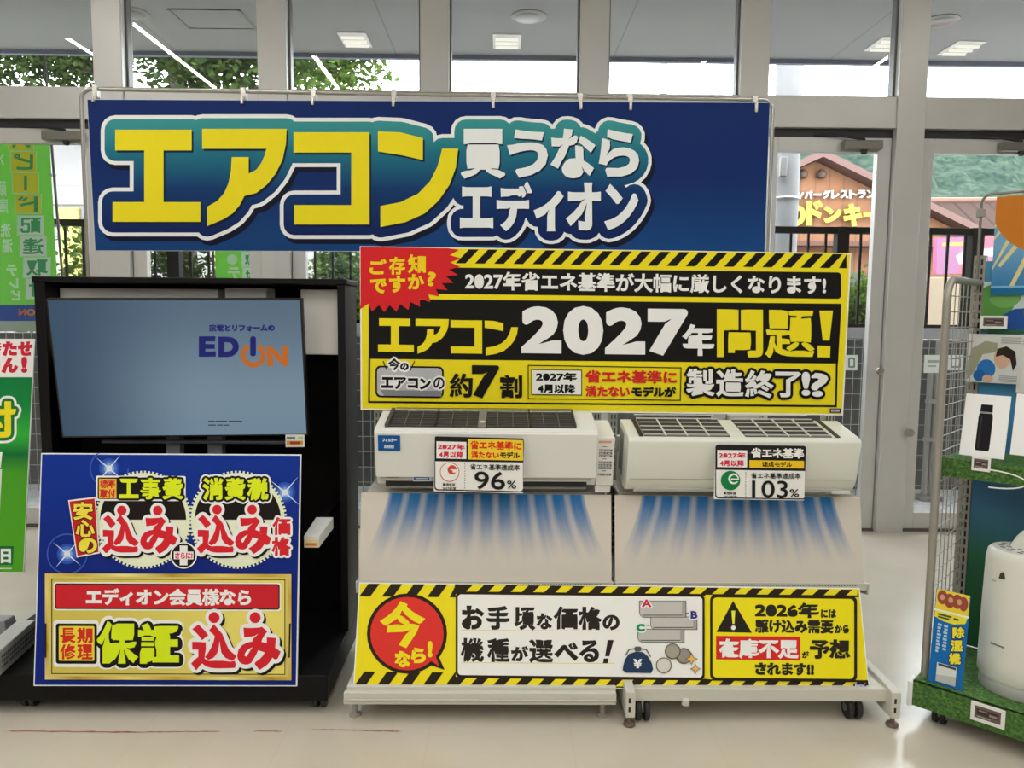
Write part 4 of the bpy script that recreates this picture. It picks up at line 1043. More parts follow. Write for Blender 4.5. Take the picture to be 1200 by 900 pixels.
# support arms carrying the units on the uprights
for (M_, W_, H_, gx) in ((M1, W1, H1, GX0), (M2, W2, H2, GXM)):
    pass

# ---- price cards on the units
def pop_card(corners, lab, good, Y):
    s = Sign('price_card', lab, 'card', corners, corners[0], Y, lean=.04, thick=.0025, edge=(222, 221, 216), group=None)
    (x0, y0), (x1, _), (_, y1) = corners[0], corners[1], corners[2]
    ox, oy = x0-509, y0-511
    B = lambda a, b, c, d: (a+ox, b+oy, c+ox, d+oy)
    s.part('print'); s.rect(x0, y0+.5, x1, y1-.2, (30, 28, 28), 4); s.rect(x0+1.2, y0+10, x1-1.2, y1-1.6, (226, 225, 221), 3.5)
    s.poly([(x0+1, y0+9), (x1-1, y0+11.5), (x1-1, y0+31), (x0+1, y0+29.5)], (30, 28, 28))
    s.rect(*B(511.5, 517.5, 546.5, 537.5), (232, 228, 226)); 
    for k in range(8): s.circ(514+ox+k*4.2, 516+oy+k*.05, 1.3, (30, 28, 28), 10)
    s.text([('2027年', B(513, 520, 545, 527))], (206, 44, 70), .4); s.text([('4月以降', B(514.5, 529, 543, 536.5))], (206, 44, 70), .4)
    if not good:
        s.rect(*B(548.5, 515, 613, 539), (240, 196, 50)); s.text([('省エネ基準に', B(551, 517, 611, 527))], (206, 50, 26), .6); s.text([('満たない', B(552, 529, 585, 537))], (206, 50, 26), .55); s.text([('モデル', B(586, 529.5, 609, 537))], (40, 32, 24), .6)
    else:
        s.text([('省エネ基準', B(551, 515, 613, 527))], (228, 226, 222), .7); s.rect(*B(549, 529.5, 613, 538.5), (232, 190, 34)); s.text([('達成モデル', B(564, 530.8, 599, 537.4))], (40, 32, 24), .45)
    c = (527+ox, 553+oy)
    if good:
        s.circ(*c, 11.4, (16, 122, 66)); s.circ(c[0]+3.5, c[1]-2, 6.3, (222, 228, 222)); s.circ(c[0]+4, c[1]-2, 4.2, (16, 122, 66)); s.rect(c[0]+.5, c[1]-2.4, c[0]+9, c[1]-.9, (222, 228, 222)); s.rect(c[0]+5.5, c[1]-.9, c[0]+9.6, c[1]+1.2, (16, 122, 66))
    else:
        s.circ(*c, 11.4, (206, 70, 56)); s.circ(*c, 10.6, (226, 225, 221)); s.circ(c[0]+3, c[1]-2.6, 5.4, (206, 70, 50)); s.rect(c[0]+1, c[1]-3, c[0]+8.6, c[1]-1.8, (226, 225, 221)); s.rect(c[0]+3.5, c[1]-1.8, c[0]+9, c[1]+.6, (226, 225, 221))
    s.text([('目標年度', B(519, 566, 533.5, 569.5))], (70, 68, 66), .1); s.text([('2027年度', B(518.5, 570.5, 534.5, 574))], (70, 68, 66), .1)
    for k in range(12): s.rect(544.3+ox, 543+oy+k*2.8, 545.2+ox, 544.2+oy+k*2.8, (120, 118, 116)); s.layer -= 1
    s.layer += 1
    s.text([('省エネ基準達成率', B(551, 544, 609, 551))], (50, 48, 46), .18)
    if good: s.text([('103', B(552, 553, 594, 573.5))], (26, 24, 24), .3); s.text([('%', B(596, 563, 607, 572.5))], (26, 24, 24), .2)
    else: s.text([('96', B(556, 552.5, 592, 573.5))], (26, 24, 24), .45); s.text([('%', B(594, 563, 605, 572.5))], (26, 24, 24), .2)
    s.part('holder'); M_ = s.M
    s.mb.box((-.012, -.01, -.032), (.012, .03, -.0026), mat((206, 208, 206), .2)); s.end()
    return s
pop_card(((509, 511), (614, 514), (509, 576), (613, 578)), 'price card reading 96 percent on the left air conditioner', False, YF-.022)
pop_card(((838, 521), (945, 522.5), (837, 585), (942, 586.5)), 'price card reading 103 percent on the right air conditioner', True, YF-.042)

# ================================================================== television stand
TY = 2.78
TX0, TX1 = PY(39, 331, TY).x, PY(404, 335, TY).x
TZ = PY(220, 332, TY).z
TB = TY+.215
BK = mat((12, 11, 12), .5, spec=.2); BK2 = mat((12, 9, 9), .7, spec=.1)
cb = thing('television_stand', 'tall black display stand on casters holding the television', 'stand', ((TX0+TX1)/2, TY, 0))
PF = PZ(200, 822, .045).y                 # front of the plinth
ptop = .135
build('side_panel', MB().box((TX0, TY, ptop), (TX0+.04, TB, TZ), BK), cb, .003)
build('side_panel', MB().box((TX1-.028, TY, ptop), (TX1, TB, TZ), BK), cb, .003)
build('top_panel', MB().box((TX0-.004, TY-.004, TZ), (TX1+.008, TB+.005, TZ+.02), BK), cb, .003)
build('back_panel', MB().box((TX0+.04, TB-.02, ptop), (TX1-.028, TB, TZ), BK2), cb)
PW = mat((218, 216, 210), .55)
for (x0, y0, x1, y1) in ((53, 337, 257, 413), (263, 337, 314, 420), (352, 339, 412, 416)):
    a, b = PY(x0, y0, TB-.13), PY(x1, y1, TB-.13)
    build('white_insert', MB().box((max(a.x, TX0+.042), TB-.13, b.z), (min(b.x, TX1-.03), TB-.021, min(a.z, TZ-.004)), PW), cb, .004)
plx = PY(-70, 800, PF).x
build('plinth', MB().box((plx, PF, .045), (TX1, TB+.02, ptop), BK), cb, .004)
for px, py in ((37, 822), (-40, 822), (376, 818)):
    c = PY(px, py-6, PF+.06); mb = MB()
    for dx in (-.013, .013): mb.disc_y((c.x+dx, PF+.06, .03), .03, .016, mat((40, 40, 42), .4), 22)
    ct = build('caster', mb, cb, .003)
    build('caster_fork', MB().box((c.x-.004, PF+.05, .03), (c.x+.004, PF+.07, .05), STEEL).disc_y((c.x, PF+.06, .03), .011, .05, mat((150, 150, 150), .35, .6), 14), ct)
# ---- television
tvl = math.radians(-6.5)
s = Sign('television', 'flat television showing a pale blue screen with the shop logo', 'television',
         ((56, 349), (355.5, 351), (70, 514), (359, 509.5)), (355, 430), TY-.03, yaw=-.045, lean=tvl, thick=.035, edge=(16, 16, 18), bname='casing')
n = NT('screen_picture', .35); n.b.inputs['Base Color'].default_value = (.01, .01, .01, 1)
n.b.inputs['Specular IOR Level'].default_value = .25
hh = s.Hh
gx = n.rng(n.x, -s.W/2, s.W*.1); gy = n.rng(n.y, hh*.5, -hh*.25)
cc = n.mix(n.f('MULTIPLY', gx, n.f('MULTIPLY_ADD', gy, .6, .4)), tuple(lin(v) for v in (66, 92, 118)), tuple(lin(v) for v in (134, 160, 180)))
n.t.links.new(cc, n.b.inputs['Emission Color']); n.b.inputs['Emission Strength'].default_value = .66
s.part('screen'); s.field(n.m, .006)
TVB, TVO = emis((14, 22, 110), .8), emis((196, 108, 36), .8)
s.part('tagline_lettering')
s.text([('家電とリフォームの', (245, 380, 322, 388.5))], TVB, .7)
s.part('logo_lettering'); s.text([('E', (233, 394, 253, 418)), ('D', (256, 394.5, 280, 418.5))], TVB, 2.0)
import itertools
ring = arc(297, 416, 14.8, -62, 242, 30); ring_i = arc(297, 416, 8.8, 242, -62, 30)
s.poly(ring+ring_i, TVO); s.rect(293.2, 394, 300, 417.5, TVB, 3, skew=False)
s.text([('N', (313, 405.5, 337.5, 429))], TVO, 2.2)
s.part('small_lettering'); [s.rect(x, y, x+w_, y+1.1, emis((34, 46, 66), .7)) for x, y, w_ in ((244, 493, 8), (253, 493, 13), (268, 493, 16), (244, 497.5, 9), (254.5, 497.5, 7), (262.5, 497.5, 6))]
s.part('stand_foot'); c0 = s.M @ Vector((0, -hh/2, -.02))
s.end()
GRY = mat((120, 120, 120), .4, .3)
a, b = PY(122, 514.5, TY+.02), PY(195, 518, TY+.02)
build('lower_rail', MB().box((a.x, TY+.0, a.z-.012), (PY(335, 515, TY).x, TY+.03, a.z-.001), mat((60, 60, 62), .4)), s.root, .002)
for x0, x1 in ((197, 214), (245, 263)):
    a, b = PY(x0, 512, TY+.05), PY(x1, 540, TY+.05)
    build('bracket', MB().box((a.x, TY+.03, b.z), (b.x, TY+.07, a.z+.03), GRY), s.root, .003)
build('bracket_foot', MB().box((PY(190, 540, TY+.05).x, TY-.0, PY(190, 540, TY+.05).z-.01), (PY(268, 540, TY+.05).x, TY+.20, PY(190, 540, TY+.05).z), GRY), s.root, .003)
build('mounting_arm', MB().box((c0.x-.12, TY+.06, c0.z+.1), (c0.x+.12, TB-.02, c0.z+.2), BK), s.root)
# ---- small price tag under the television
s = Sign('price_tag', 'small white price tag under the right corner of the television', 'price tag', ((334, 509.5), (356.5, 509.5), (335, 524), (357, 524)), (345, 516), TY-.04, thick=.003, edge=(220, 218, 210))
s.part('print'); s.rect(336, 512, 346, 515, (120, 124, 130)); s.rect(336, 516.5, 355, 521.5, (214, 150, 60)); s.rect(340, 517.5, 352, 520.5, (150, 60, 40)); s.rect(349, 511.5, 355, 515, (180, 196, 150)); s.end()

# ---- poster board in front of the stand
s = Sign('poster_board', 'blue and gold printed poster board leaning on the black stand below the television', 'poster',
         ((48, 531), (353, 532.5), (39, 804), (348, 804.5)), (200, 804), PF-.012, lean=.135, thick=.008, edge=(220, 222, 228))
GOLD = [(0, (176, 146, 50)), (.25, (224, 202, 110)), (.5, (190, 160, 60)), (.75, (236, 220, 140)), (1, (168, 136, 44))]
n = NT('gold_print', .4, .18); n.done(n.ramp(n.f('FRACT', n.f('MULTIPLY', n.f('ADD', n.x, n.y), 1.6)), [(p, srgb(c)) for p, c in GOLD])); GLD = n.m
n = NT('gold_panel_print', .55, .18); n.done(n.mix(n.rng(n.x, -s.W*.45, s.W*.45), srgb((200, 184, 84)), srgb((226, 212, 108)))); GLP = n.m
n = NT('poster_blue', .55, .18); n.done(n.mix(n.rng(n.y, s.Hh*.5, 0), srgb((8, 46, 140)), srgb((10, 36, 122)))); PBL = n.m
LIME, GRN = (214, 228, 30), (226, 234, 204)
s.part('backing'); s.field(PBL, .004)
for x, y, r_ in ((128, 549, 23), (334, 577, 27), (79, 649, 24)):
    s.part('sparkle')
    ro, ri = arc(x, y, r_, 0, 360, 40), arc(x, y, r_-1.6, 360, 0, 40); s.poly(ro[:-1]+[ro[0]]+ri, (52, 86, 176))
    for k, (rr, c) in enumerate(((12, (40, 78, 172)), (9, (70, 108, 190)), (6, (128, 158, 214)), (3.5, (220, 228, 244)))): s.circ(x, y, rr, c, 24)
    for a0 in (40, 130):
        ca, sa = math.cos(math.radians(a0)), math.sin(math.radians(a0))
        s.poly([(x+ca*r_*.9, y+sa*r_*.9), (x-sa*1.1, y+ca*1.1), (x-ca*r_*.9, y-sa*r_*.9), (x+sa*1.1, y-ca*1.1)], (206, 218, 240))
s.part('gear_badges')
def badge(cx, cy, r_):
    N_ = 150; p = []
    for i in range(N_):
        rr = r_+1.4 if i % 2 else r_-1.2
        for d_ in (0, .98): p.append((cx+rr*math.cos(2*math.pi*(i+d_)/N_), cy+rr*math.sin(2*math.pi*(i+d_)/N_)))
    s.poly(p, (222, 232, 196))
    s.poly(arc(cx, cy, r_-5.5, 180, 360, 30), (24, 18, 16)); s.poly(arc(cx, cy, r_-5.5, 215, 325, 20), (112, 108, 106))
    s.poly(arc(cx, cy, r_-5.5, 0, 180, 30), (226, 234, 204))
badge(168, 609, 56); badge(279, 609, 56)
s.part('cost_lettering')
s.rect(113, 557.5, 218, 587, (232, 232, 228), 2); s.rect(115, 559.5, 216, 585, (20, 18, 18), 2); s.rect(116.5, 561, 137, 584, (236, 178, 60))
s.text([('標準', (117.5, 562, 136, 572)), ('取付', (117.5, 573, 136, 583.5))], (190, 40, 40), .5)
s.text([('工', (140, 561, 163, 584)), ('事', (165, 560, 189, 585)), ('費', (191, 560, 215, 585))], LIME, 1.6, [(2.6, (20, 18, 18), 0, 0)])
s.text([('消', (238, 560, 262, 586)), ('費', (264, 560, 288, 586)), ('税', (290, 560, 315, 586))], LIME, 1.6, [(4.6, (232, 232, 228), 0, 0), (2.6, (20, 18, 18), 0, 0)])
s.part('included_lettering')
def komi(k0, k1, sc, dots):
    o = [(4.2*sc, (24, 20, 20), 2.2*sc, 2.2*sc), (4.2*sc, (234, 232, 228), 0, 0)]
    for g, c, dx, dy in o:
        for x, y in dots: s.circ(x+dx, y+dy, 5.6*sc+g*.8, c, 20)
    s.text([('込', k0), ('み', k1)], (206, 34, 46), 3.0*sc, o)
    for x, y in dots: s.circ(x, y, 5.6*sc, (206, 34, 46), 20)
komi((121, 604, 163, 648), (165, 606, 208, 648), 1, ((143.5, 598), (185.5, 598)))
komi((232, 604, 275, 648), (276, 606, 318, 648), 1, ((255, 597), (296, 597)))
s.text([('価', (320, 606, 341, 627)), ('格', (319, 629, 341, 651))], (206, 34, 46), 1.4, [(2.6, (232, 232, 228), 0, 0)])
s.part('plus_badge'); s.circ(216, 650.5, 15.6, (228, 228, 226)); s.circ(216, 650.5, 14, (20, 18, 18)); s.rect(211.5, 639, 220.5, 662, (228, 228, 226)); s.rect(204.5, 646, 227.5, 655, (228, 228, 226))
s.text([('さらに!', (206, 647, 226.5, 654.5))], (214, 70, 110), .5)
s.part('assurance_strip'); s.poly([(81, 586), (113, 582), (118, 648), (91, 653)], (226, 226, 222)); s.poly([(82.5, 587.5), (112, 584), (116.5, 646.5), (92, 651)], (190, 30, 36))
s.text([('安', (87, 588, 110, 609)), ('心', (90, 609, 112, 629)), ('の', (93, 630, 115, 648))], (240, 214, 70), 1.1, [(1.4, (110, 24, 20), 0, 0)])
s.part('gold_panel'); s.rect(54, 672, 342, 796, GLD); s.rect(58, 675.5, 338, 792, (206, 188, 98)); s.rect(61.5, 678, 335, 789.5, (34, 28, 18)); s.rect(62.6, 679, 334, 788.5, GLP)
s.poly([(53.5, 730), (56, 730), (56, 770), (53, 770)], (40, 34, 26)); s.poly([(339.5, 730), (341.5, 730), (340.5, 770), (338.5, 770)], (40, 34, 26))
s.rect(64, 682, 330, 715, (232, 230, 222), 3); s.rect(65.5, 683.5, 328.5, 713.5, (40, 24, 22), 3); s.rect(67, 685, 327, 712, (196, 34, 44), 2)
s.part('member_lettering'); s.text([('エディオン会員様なら', (102, 689, 295, 709))], (236, 232, 228), 1.3)
s.part('repair_lettering')
s.rect(64, 726, 117, 781, (234, 232, 226), 4)
s.text([('保', (115, 728, 162, 777)), ('証', (163, 730, 211, 777))], (206, 226, 28), 3.4, [(7, (234, 232, 226), 0, 0), (4.2, (18, 18, 16), 1, 1)])
s.rect(67, 730, 115, 777, (20, 18, 16), 3); s.rect(70.5, 733, 112, 773.5, (226, 206, 60), 1.5)
s.text([('長', (72, 735, 90, 753)), ('期', (92, 735, 110, 753)), ('修', (72, 754, 90, 772)), ('理', (92, 754, 110, 772))], (200, 44, 34), .9)
s.part('included_lettering'); komi((226, 732, 278, 783), (279, 734, 329, 783), 1.15, ((252, 723), (300, 723)))
s.end()
# ---- leaflet tray beside the poster
p = PY(357, 640, PF+.13)
ty_ = PF+.10
a, b = PY(356, 628, ty_), PY(374, 642, ty_)
t_ = thing('leaflet_tray', 'small white leaflet tray at the right edge of the blue poster', 'tray', (a.x, ty_, b.z))
mb = MB(); dz_ = a.z-b.z
mb.hexa([(a.x, ty_, b.z), (b.x, ty_, b.z), (b.x+.02, ty_+.13, b.z+.03), (a.x+.01, ty_+.13, b.z+.03), (a.x, ty_, a.z), (b.x, ty_, a.z), (b.x+.02, ty_+.13, a.z+.03), (a.x+.01, ty_+.13, a.z+.03)], mat((206, 208, 206), .4))
build('tray_body', mb, t_, .002)
mb = MB().box((a.x+.002, ty_-.002, b.z+.002), (b.x-.002, ty_-.0003, a.z-.012), mat((224, 200, 150), .5)).box((a.x+.006, ty_-.0026, b.z+.008), (b.x-.008, ty_-.001, a.z-.024), mat((196, 120, 60), .5)); build('front_label', mb, t_)
build('tray_arm', MB().box((a.x+.01, ty_+.10, b.z+.035), (a.x+.03, TY+.26, b.z+.055), BK), t_)

# ================================================================== left edge
s = Sign('promotion_board', 'green and white promotion board cut by the left edge of the photo', 'signboard',
         ((-118, 397), (42.5, 397), (-132, 671), (25.5, 671)), (30, 540), 2.88, lean=.165, thick=.006, edge=(222, 226, 220))
n = NT('green_print', .55, .18); n.done(n.ramp(n.rng(n.y, -s.Hh*.5, s.Hh*.5), [(0, srgb((78, 158, 34))), (.38, srgb((70, 150, 36))), (.50, srgb((14, 104, 50))), (.62, srgb((52, 170, 56))), (.8, srgb((16, 128, 60))), (1, srgb((10, 110, 58)))])); GPM = n.m
s.part('backing'); s.field(GPM, .002)
s.part('white_header'); s.poly([(-118, 397), (43, 397), (40, 442), (-122, 442)], (226, 224, 222))
s.part('red_lettering'); s.text([('待', (-18, 400, 2, 417)), ('た', (3, 400, 20, 417)), ('せ', (21, 400, 38, 417))], (196, 34, 54), 1.5, boxskew=False)
s.text([('ま', (-38, 420, -20, 437)), ('せ', (-18, 420, 0, 437)), ('ん', (2, 419, 21, 437)), ('!', (25, 418, 32, 437))], (196, 34, 54), 1.7, boxskew=False)
s.part('yellow_lettering'); s.text([('付', (-28, 470, 19, 513))], (234, 214, 36), 2.6, [(6.5, (226, 232, 224), 0, 0), (3.6, (20, 112, 48), 0, 0)], boxskew=False)
s.part('day_lettering'); s.poly([(-60, 640), (16, 640), (15, 662), (-60, 662)], (20, 104, 50)); s.text([('日', (1, 643, 13, 660))], (226, 232, 226), 1.2, boxskew=False)
s.part('white_picture'); s.poly([(-60, 530), (3, 530), (1, 548), (-60, 548)], (220, 226, 218)); s.part('white_picture'); s.poly([(-60, 552), (2.5, 550), (-1, 620), (-60, 620)], (200, 206, 198)); s.part('fine_print'); s.rect(-8, 665.5, 14, 667, (190, 214, 180)); s.end()
c0 = s.M @ Vector((-.12, 0, -.02))
build('stand_pole', MB().tube([(c0.x, c0.y+.10, .012), (c0.x, c0.y+.02, c0.z+.2)], .012, STEEL, 10), s.root)
build('stand_base', MB().lathe([(.17, 0), (.17, .008), (.02, .016)], (c0.x, c0.y+.10, 0), STEEL, 28), s.root)
# perforated grey rail standing on the plinth
a, b = PZ(1, 791, ptop+.002), PZ(43, 752, ptop+.002)
t_ = thing('perforated_rail', 'grey perforated metal rail lying on the black plinth at far left', 'rail', a)
d = (b-a); L = d.length; d.normalize(); nn = Vector((d.y, -d.x, 0)); 
M_ = Matrix(((d.x, -nn.x, 0, a.x), (d.y, -nn.y, 0, a.y), (0, 0, 1, a.z), (0, 0, 0, 1)))
RG = mat((150, 150, 150), .5)
mb = MB(M_); mb.box((-.03, 0, 0), (L, .012, .075), RG).box((-.03, 0, .075), (L, .06, .082), mat((176, 176, 174), .5)); build('rail_body', mb, t_, .002)
mb = MB(M_)
for i in range(int(L/.013)):
    for j in range(3): mb.box((.012+i*.013, -.0008, .018+j*.016), (.020+i*.013, .0004, .028+j*.016), mat((70, 70, 70), .5))
build('perforation', mb, t_, 0); build('end_cap', MB(M_).box((-.045, -.004, 0), (-.03, .064, .086), mat((130, 130, 130), .5)), t_, .002)
a2 = PZ(-60, 792, ptop); 
p = PZ(3, 756, ptop+.002)
t_ = thing('grey_adapter', 'small grey box with a cable behind the perforated rail', 'box', p)
build('box_body', MB().hexa([(p.x-.09, p.y, ptop), (p.x+.022, p.y, ptop), (p.x+.022, p.y+.08, ptop), (p.x-.09, p.y+.08, ptop), (p.x-.09, p.y+.01, ptop+.085), (p.x+.002, p.y+.01, ptop+.085), (p.x+.002, p.y+.07, ptop+.085), (p.x-.09, p.y+.07, ptop+.085)], mat((128, 127, 128), .5)), t_, .004)
build('cable', MB().tube([PZ(*q, ptop+.004) for q in ((0, 722), (4, 723), (6, 730), (10, 737), (18, 741), (30, 743), (42, 742))], .0035, mat((140, 138, 134), .5), 6), t_)
a, b = PZ(-60, 752, ptop+.001), PZ(60, 752, ptop+.001)

# ================================================================== rack at the right
A0 = PZ(1067, 826, .06)
sq = math.sqrt(.5)
e1, e2 = Vector((sq, -sq, 0)), Vector((sq, sq, 0))
MR = Matrix(((e1.x, e2.x, 0, A0.x), (e1.y, e2.y, 0, A0.y), (0, 0, 1, 0), (0, 0, 0, 1)))
MRI = MR.inverted()
RD, RW = .44, .95
def RP(px, py, yl): return MRI @ PPL(px, py, MR @ Vector((0, yl, 0)), -e2)
rk = thing('display_rack', 'metal display rack with mesh side and artificial grass shelves at right edge', 'rack', MR)
n = NT('artificial_grass', .85)
gn = n.noise(90, 4, None, .7); gn2 = n.noise(14, 3)
gc = n.ramp(gn, [(.30, (.015, .055, .010)), (.48, (.06, .17, .03)), (.62, (.14, .30, .06)), (.75, (.30, .42, .14))])
n.bump(gn, .8, .01); GRASS = n.done(n.mix(n.rng(gn2, .3, .7, 0, .35), gc, (.03, .09, .015)))
RT = mat((150, 146, 136), .4, .3); WHM = mat((222, 222, 218), .45)
build('base', MB(MR).box((.004, .006, .06), (RW, RD+.03, .142), RT), rk, .003)
build('grass_cover', MB(MR).box((.004, .0, .062), (RW, .006, .146), GRASS).box((.004, 0, .142), (RW, RD-.02, .146), GRASS), rk)
build('base_end', MB(MR).box((-.012, -.004, .058), (.004, .05, .140), WHM).box((-.004, .05, .06), (.004, RD+.03, .140), WHM), rk, .002)
for x, y in ((.07, .07), (.07, RD-.04), (RW-.07, .07), (RW-.07, RD-.04)):
    mb = MB(MR)
    for dx in (-.012, .012): mb.disc_y((x+dx, y, .027), .027, .015, BLACK, 20)
    ct = build('caster', mb, rk, .003)
    build('caster_fork', MB(MR).box((x-.004, y-.008, .027), (x+.004, y+.008, .06), STEEL).disc_y((x, y, .027), .010, .045, STEEL, 14), ct)
zt = RP(1118, 329, .2).z
tb = RP(1085, 795, .06)
TXx, TYy = .022, .052
pts = [(TXx, TYy, .146), (TXx, TYy, zt-.07)]+[(TXx, TYy+.07-.07*math.cos(i*math.pi/16), zt-.07+.07*math.sin(i*math.pi/16)) for i in range(1, 9)]+[(TXx, RD-.01, zt)]
build('side_tube', MB(MR).tube(pts, .0115, RT, 12), rk)
mb = MB(MR); y = TYy+.045
WR = mat((150, 148, 142), .4, .4)
while y < RD-.02: mb.tube([(TXx, y, .15), (TXx, y, zt)], .0018, WR, 5); y += .046
z = .19
while z < zt-.03: mb.tube([(TXx, TYy, z), (TXx, RD-.01, z)], .0018, WR, 5); z += .05
build('mesh_panel', mb, rk)
ZU = RP(1146, 300, RD).z
for x in (.0, RW-.04):
    mb = MB(MR).box((x, RD-.015, .06), (x+.036, RD+.02, ZU), RT); z = .17
    while z < ZU-.03:
        for dx in (.007, .023): mb.box((x+dx, RD-.0158, z), (x+dx+.006, RD-.0142, z+.020), BLACK)
        z += .031
    build('upright', mb, rk)
n = NT('teal_print', .5); n.done(n.ramp(n.rng(n.z, .25, 1.3), [(0, srgb((24, 84, 44))), (.12, srgb((30, 96, 64))), (.3, srgb((52, 110, 140))), (.55, srgb((38, 98, 146))), (1, srgb((66, 140, 180)))])); TEAL = n.m
build('back_panel', MB(MR).box((.037, RD-.010, .146), (RW-.041, RD, ZU-.02), TEAL), rk)
zs = RP(1104, 541, .10).z
shf = build('shelf', MB(MR).box((.01, .108, zs-.028), (RW-.02, RD-.012, zs-.002), RT), rk, .002)
build('grass_trim', MB(MR).box((.006, .100, zs-.045), (RW-.02, .107, zs+.014), GRASS).box((.006, .100, zs-.002), (RW-.02, RD-.012, zs+.001), GRASS), shf)
build('shelf_bracket', MB(MR).prism([(.12, zs-.03), (RD-.02, zs-.09), (RD-.02, zs-.028), (.12, zs-.028)], .005, RT, 'x', .012), shf)
nR = -e2
def rsign(name, lab, cat, pl, pt_, pb, wdt, yl, lean=0.0, edge=(226, 226, 222), thick=.003, group=None):
    """board facing out of the rack: left edge column pl, top/bottom rows, real width, depth in the rack"""
    a, b = RP(pl, pt_, yl), RP(pl, pb, yl)
    nm = (nR*math.cos(lean)+Vector((0, 0, 1))*math.sin(lean)).normalized()
    hh_ = (a.z-b.z)/math.cos(lean); upv = nm.cross(e1).normalized()
    if upv.z < 0: upv = -upv
    B0 = MR @ Vector((a.x, yl, b.z)); T0 = B0+upv*hh_
    W0 = [T0, T0+e1*wdt, B0, B0+e1*wdt]
    return Sign(name, lab, cat, tuple(proj(w_) for w_ in W0), None, 0, thick=thick, edge=edge, normal=nm, p0=B0, group=group)
def fp(s, pts, c): return s.poly(s.qs(*pts), c)
def fr(s, x0, y0, x1, y1, c): return fp(s, [(x0, y0), (x1, y0), (x1, y1), (x0, y1)], c)
def fe(s, x, y, rx_, ry_, c, n_=28): return fp(s, [(x+rx_*math.cos(2*math.pi*i/n_), y+ry_*math.sin(2*math.pi*i/n_)) for i in range(n_)], c)
# sun poster in a thin wire frame above the rack
YP_ = RD-.03
s = rsign('sun_poster', 'orange and blue poster with a sunburst clipped in a wire frame above the rack', 'poster', 1168, 231, 346, .42, YP_, edge=(60, 120, 170))
n = NT('sky_print', .45); n.done(n.ramp(n.rng(n.y, -s.Hh*.5, s.Hh*.5), [(0, srgb((36, 108, 160))), (.2, srgb((74, 132, 176))), (.5, srgb((104, 156, 192))), (1, srgb((92, 140, 170)))]))
s.part('print'); s.field(n.m)
cx, cy = .40, .06
asp = s.W/s.Hh
for i in range(26):
    a0 = 2*math.pi*i/26; l_ = .62 if i % 2 else .80
    fp(s, [(cx+.36*math.cos(a0-.05)*1.0, cy+.36*asp*math.sin(a0-.05)), (cx+l_*math.cos(a0-.02), cy+l_*asp*math.sin(a0-.02)), (cx+l_*math.cos(a0+.02), cy+l_*asp*math.sin(a0+.02)), (cx+.36*math.cos(a0+.05), cy+.36*asp*math.sin(a0+.05))], (206, 196, 140)); s.layer -= 1
s.layer += 1
fe(s, cx, cy, .43, .43*asp, (188, 114, 36), 48)
fr(s, 0, .93, 1, 1, (24, 96, 140)); fr(s, 0, .905, 1, .925, (120, 170, 196))
s.end()
a = s.M @ Vector((-s.W/2-.045, 0, -.004)); ztp = (s.M @ Vector((-s.W/2, s.Hh/2, 0))).z+.012
b = a+e1*.52
build('wire_frame', MB().tube([(a.x, a.y, ZU-.12), (a.x, a.y, ztp-.03)]+[tuple(Vector((a.x, a.y, ztp-.03))+e1*(.03-.03*math.cos(i*math.pi/12))+Vector((0, 0, .03*math.sin(i*math.pi/12)))) for i in range(1, 7)]+[(b.x, b.y, ztp), (b.x, b.y, ZU-.12)], .0045, mat((130, 126, 120), .35, .6), 8), s.root)
c = a+Vector((0, 0, 0)); build('frame_clip', MB(Matrix.Translation((a.x, a.y, ztp-.075))).box((-.01, -.012, 0), (.01, .012, .028), RT), s.root, .002)
# photo of a child outdoors
SKIN, HAIR = (202, 164, 140), (44, 34, 30)
s = rsign('photo_poster', 'photo poster of a dark-haired person in blue outdoors below the sun poster', 'poster', 1153, 330, 387, .30, RD-.022, edge=(60, 120, 90))
s.part('print'); s.field((176, 194, 192)); fe(s, .12, .42, .20, .36, (84, 138, 66)); fe(s, .22, .30, .16, .24, (104, 156, 84)); fr(s, 0, .72, 1, 1, (96, 140, 70))
fp(s, [(.14, .98), (.20, .70), (.32, .56), (.46, .54), (.52, .98)], (34, 76, 146)); fp(s, [(.40, .60), (.60, .52), (.80, .98), (.46, .98)], (92, 92, 64)); fe(s, .58, .36, .13, .24, SKIN); fp(s, [(.42, .40), (.45, .14), (.58, .02), (.74, .10), (.76, .34), (.62, .28), (.52, .36)], HAIR); fe(s, .68, .78, .10, .16, (226, 190, 60)); fe(s, .60, .72, .07, .10, SKIN); s.end()
s = rsign('photo_poster', 'photo poster of a person with dark hair drinking from a blue cup', 'poster', 1134, 391, 447, .165, RD-.05, edge=(222, 222, 220))
s.part('print'); s.field((198, 200, 196)); fp(s, [(.02, .62), (.10, .30), (.34, .14), (.56, .18), (.56, .36), (.30, .42), (.16, .80), (.04, .96)], (150, 150, 126))
fe(s, .66, .48, .15, .22, SKIN); fp(s, [(.54, .46), (.56, .30), (.72, .24), (.88, .34), (.92, .60), (.86, .74), (.80, .50), (.66, .42)], HAIR); fe(s, .38, .72, .17, .20, (40, 110, 176)); fe(s, .26, .86, .11, .12, (30, 92, 160)); fe(s, .42, .92, .10, .08, SKIN)
for k in range(4): fr(s, .62, .06+k*.035, .96, .075+k*.035, (150, 150, 148)); fr(s, .62, .84+k*.035, .94, .855+k*.035, (150, 150, 148))
s.end()
s = rsign('photo_poster', 'pale photo poster partly cut by the right edge beside the blue cup poster', 'poster', 1195, 392, 460, .165, RD-.048, edge=(222, 222, 220))
s.part('print'); s.field((206, 204, 200)); fe(s, .5, .55, .2, .26, SKIN); fe(s, .52, .36, .22, .18, HAIR)
for k in range(4): fr(s, .06, .08+k*.035, .5, .095+k*.035, (150, 150, 148))
s.end()
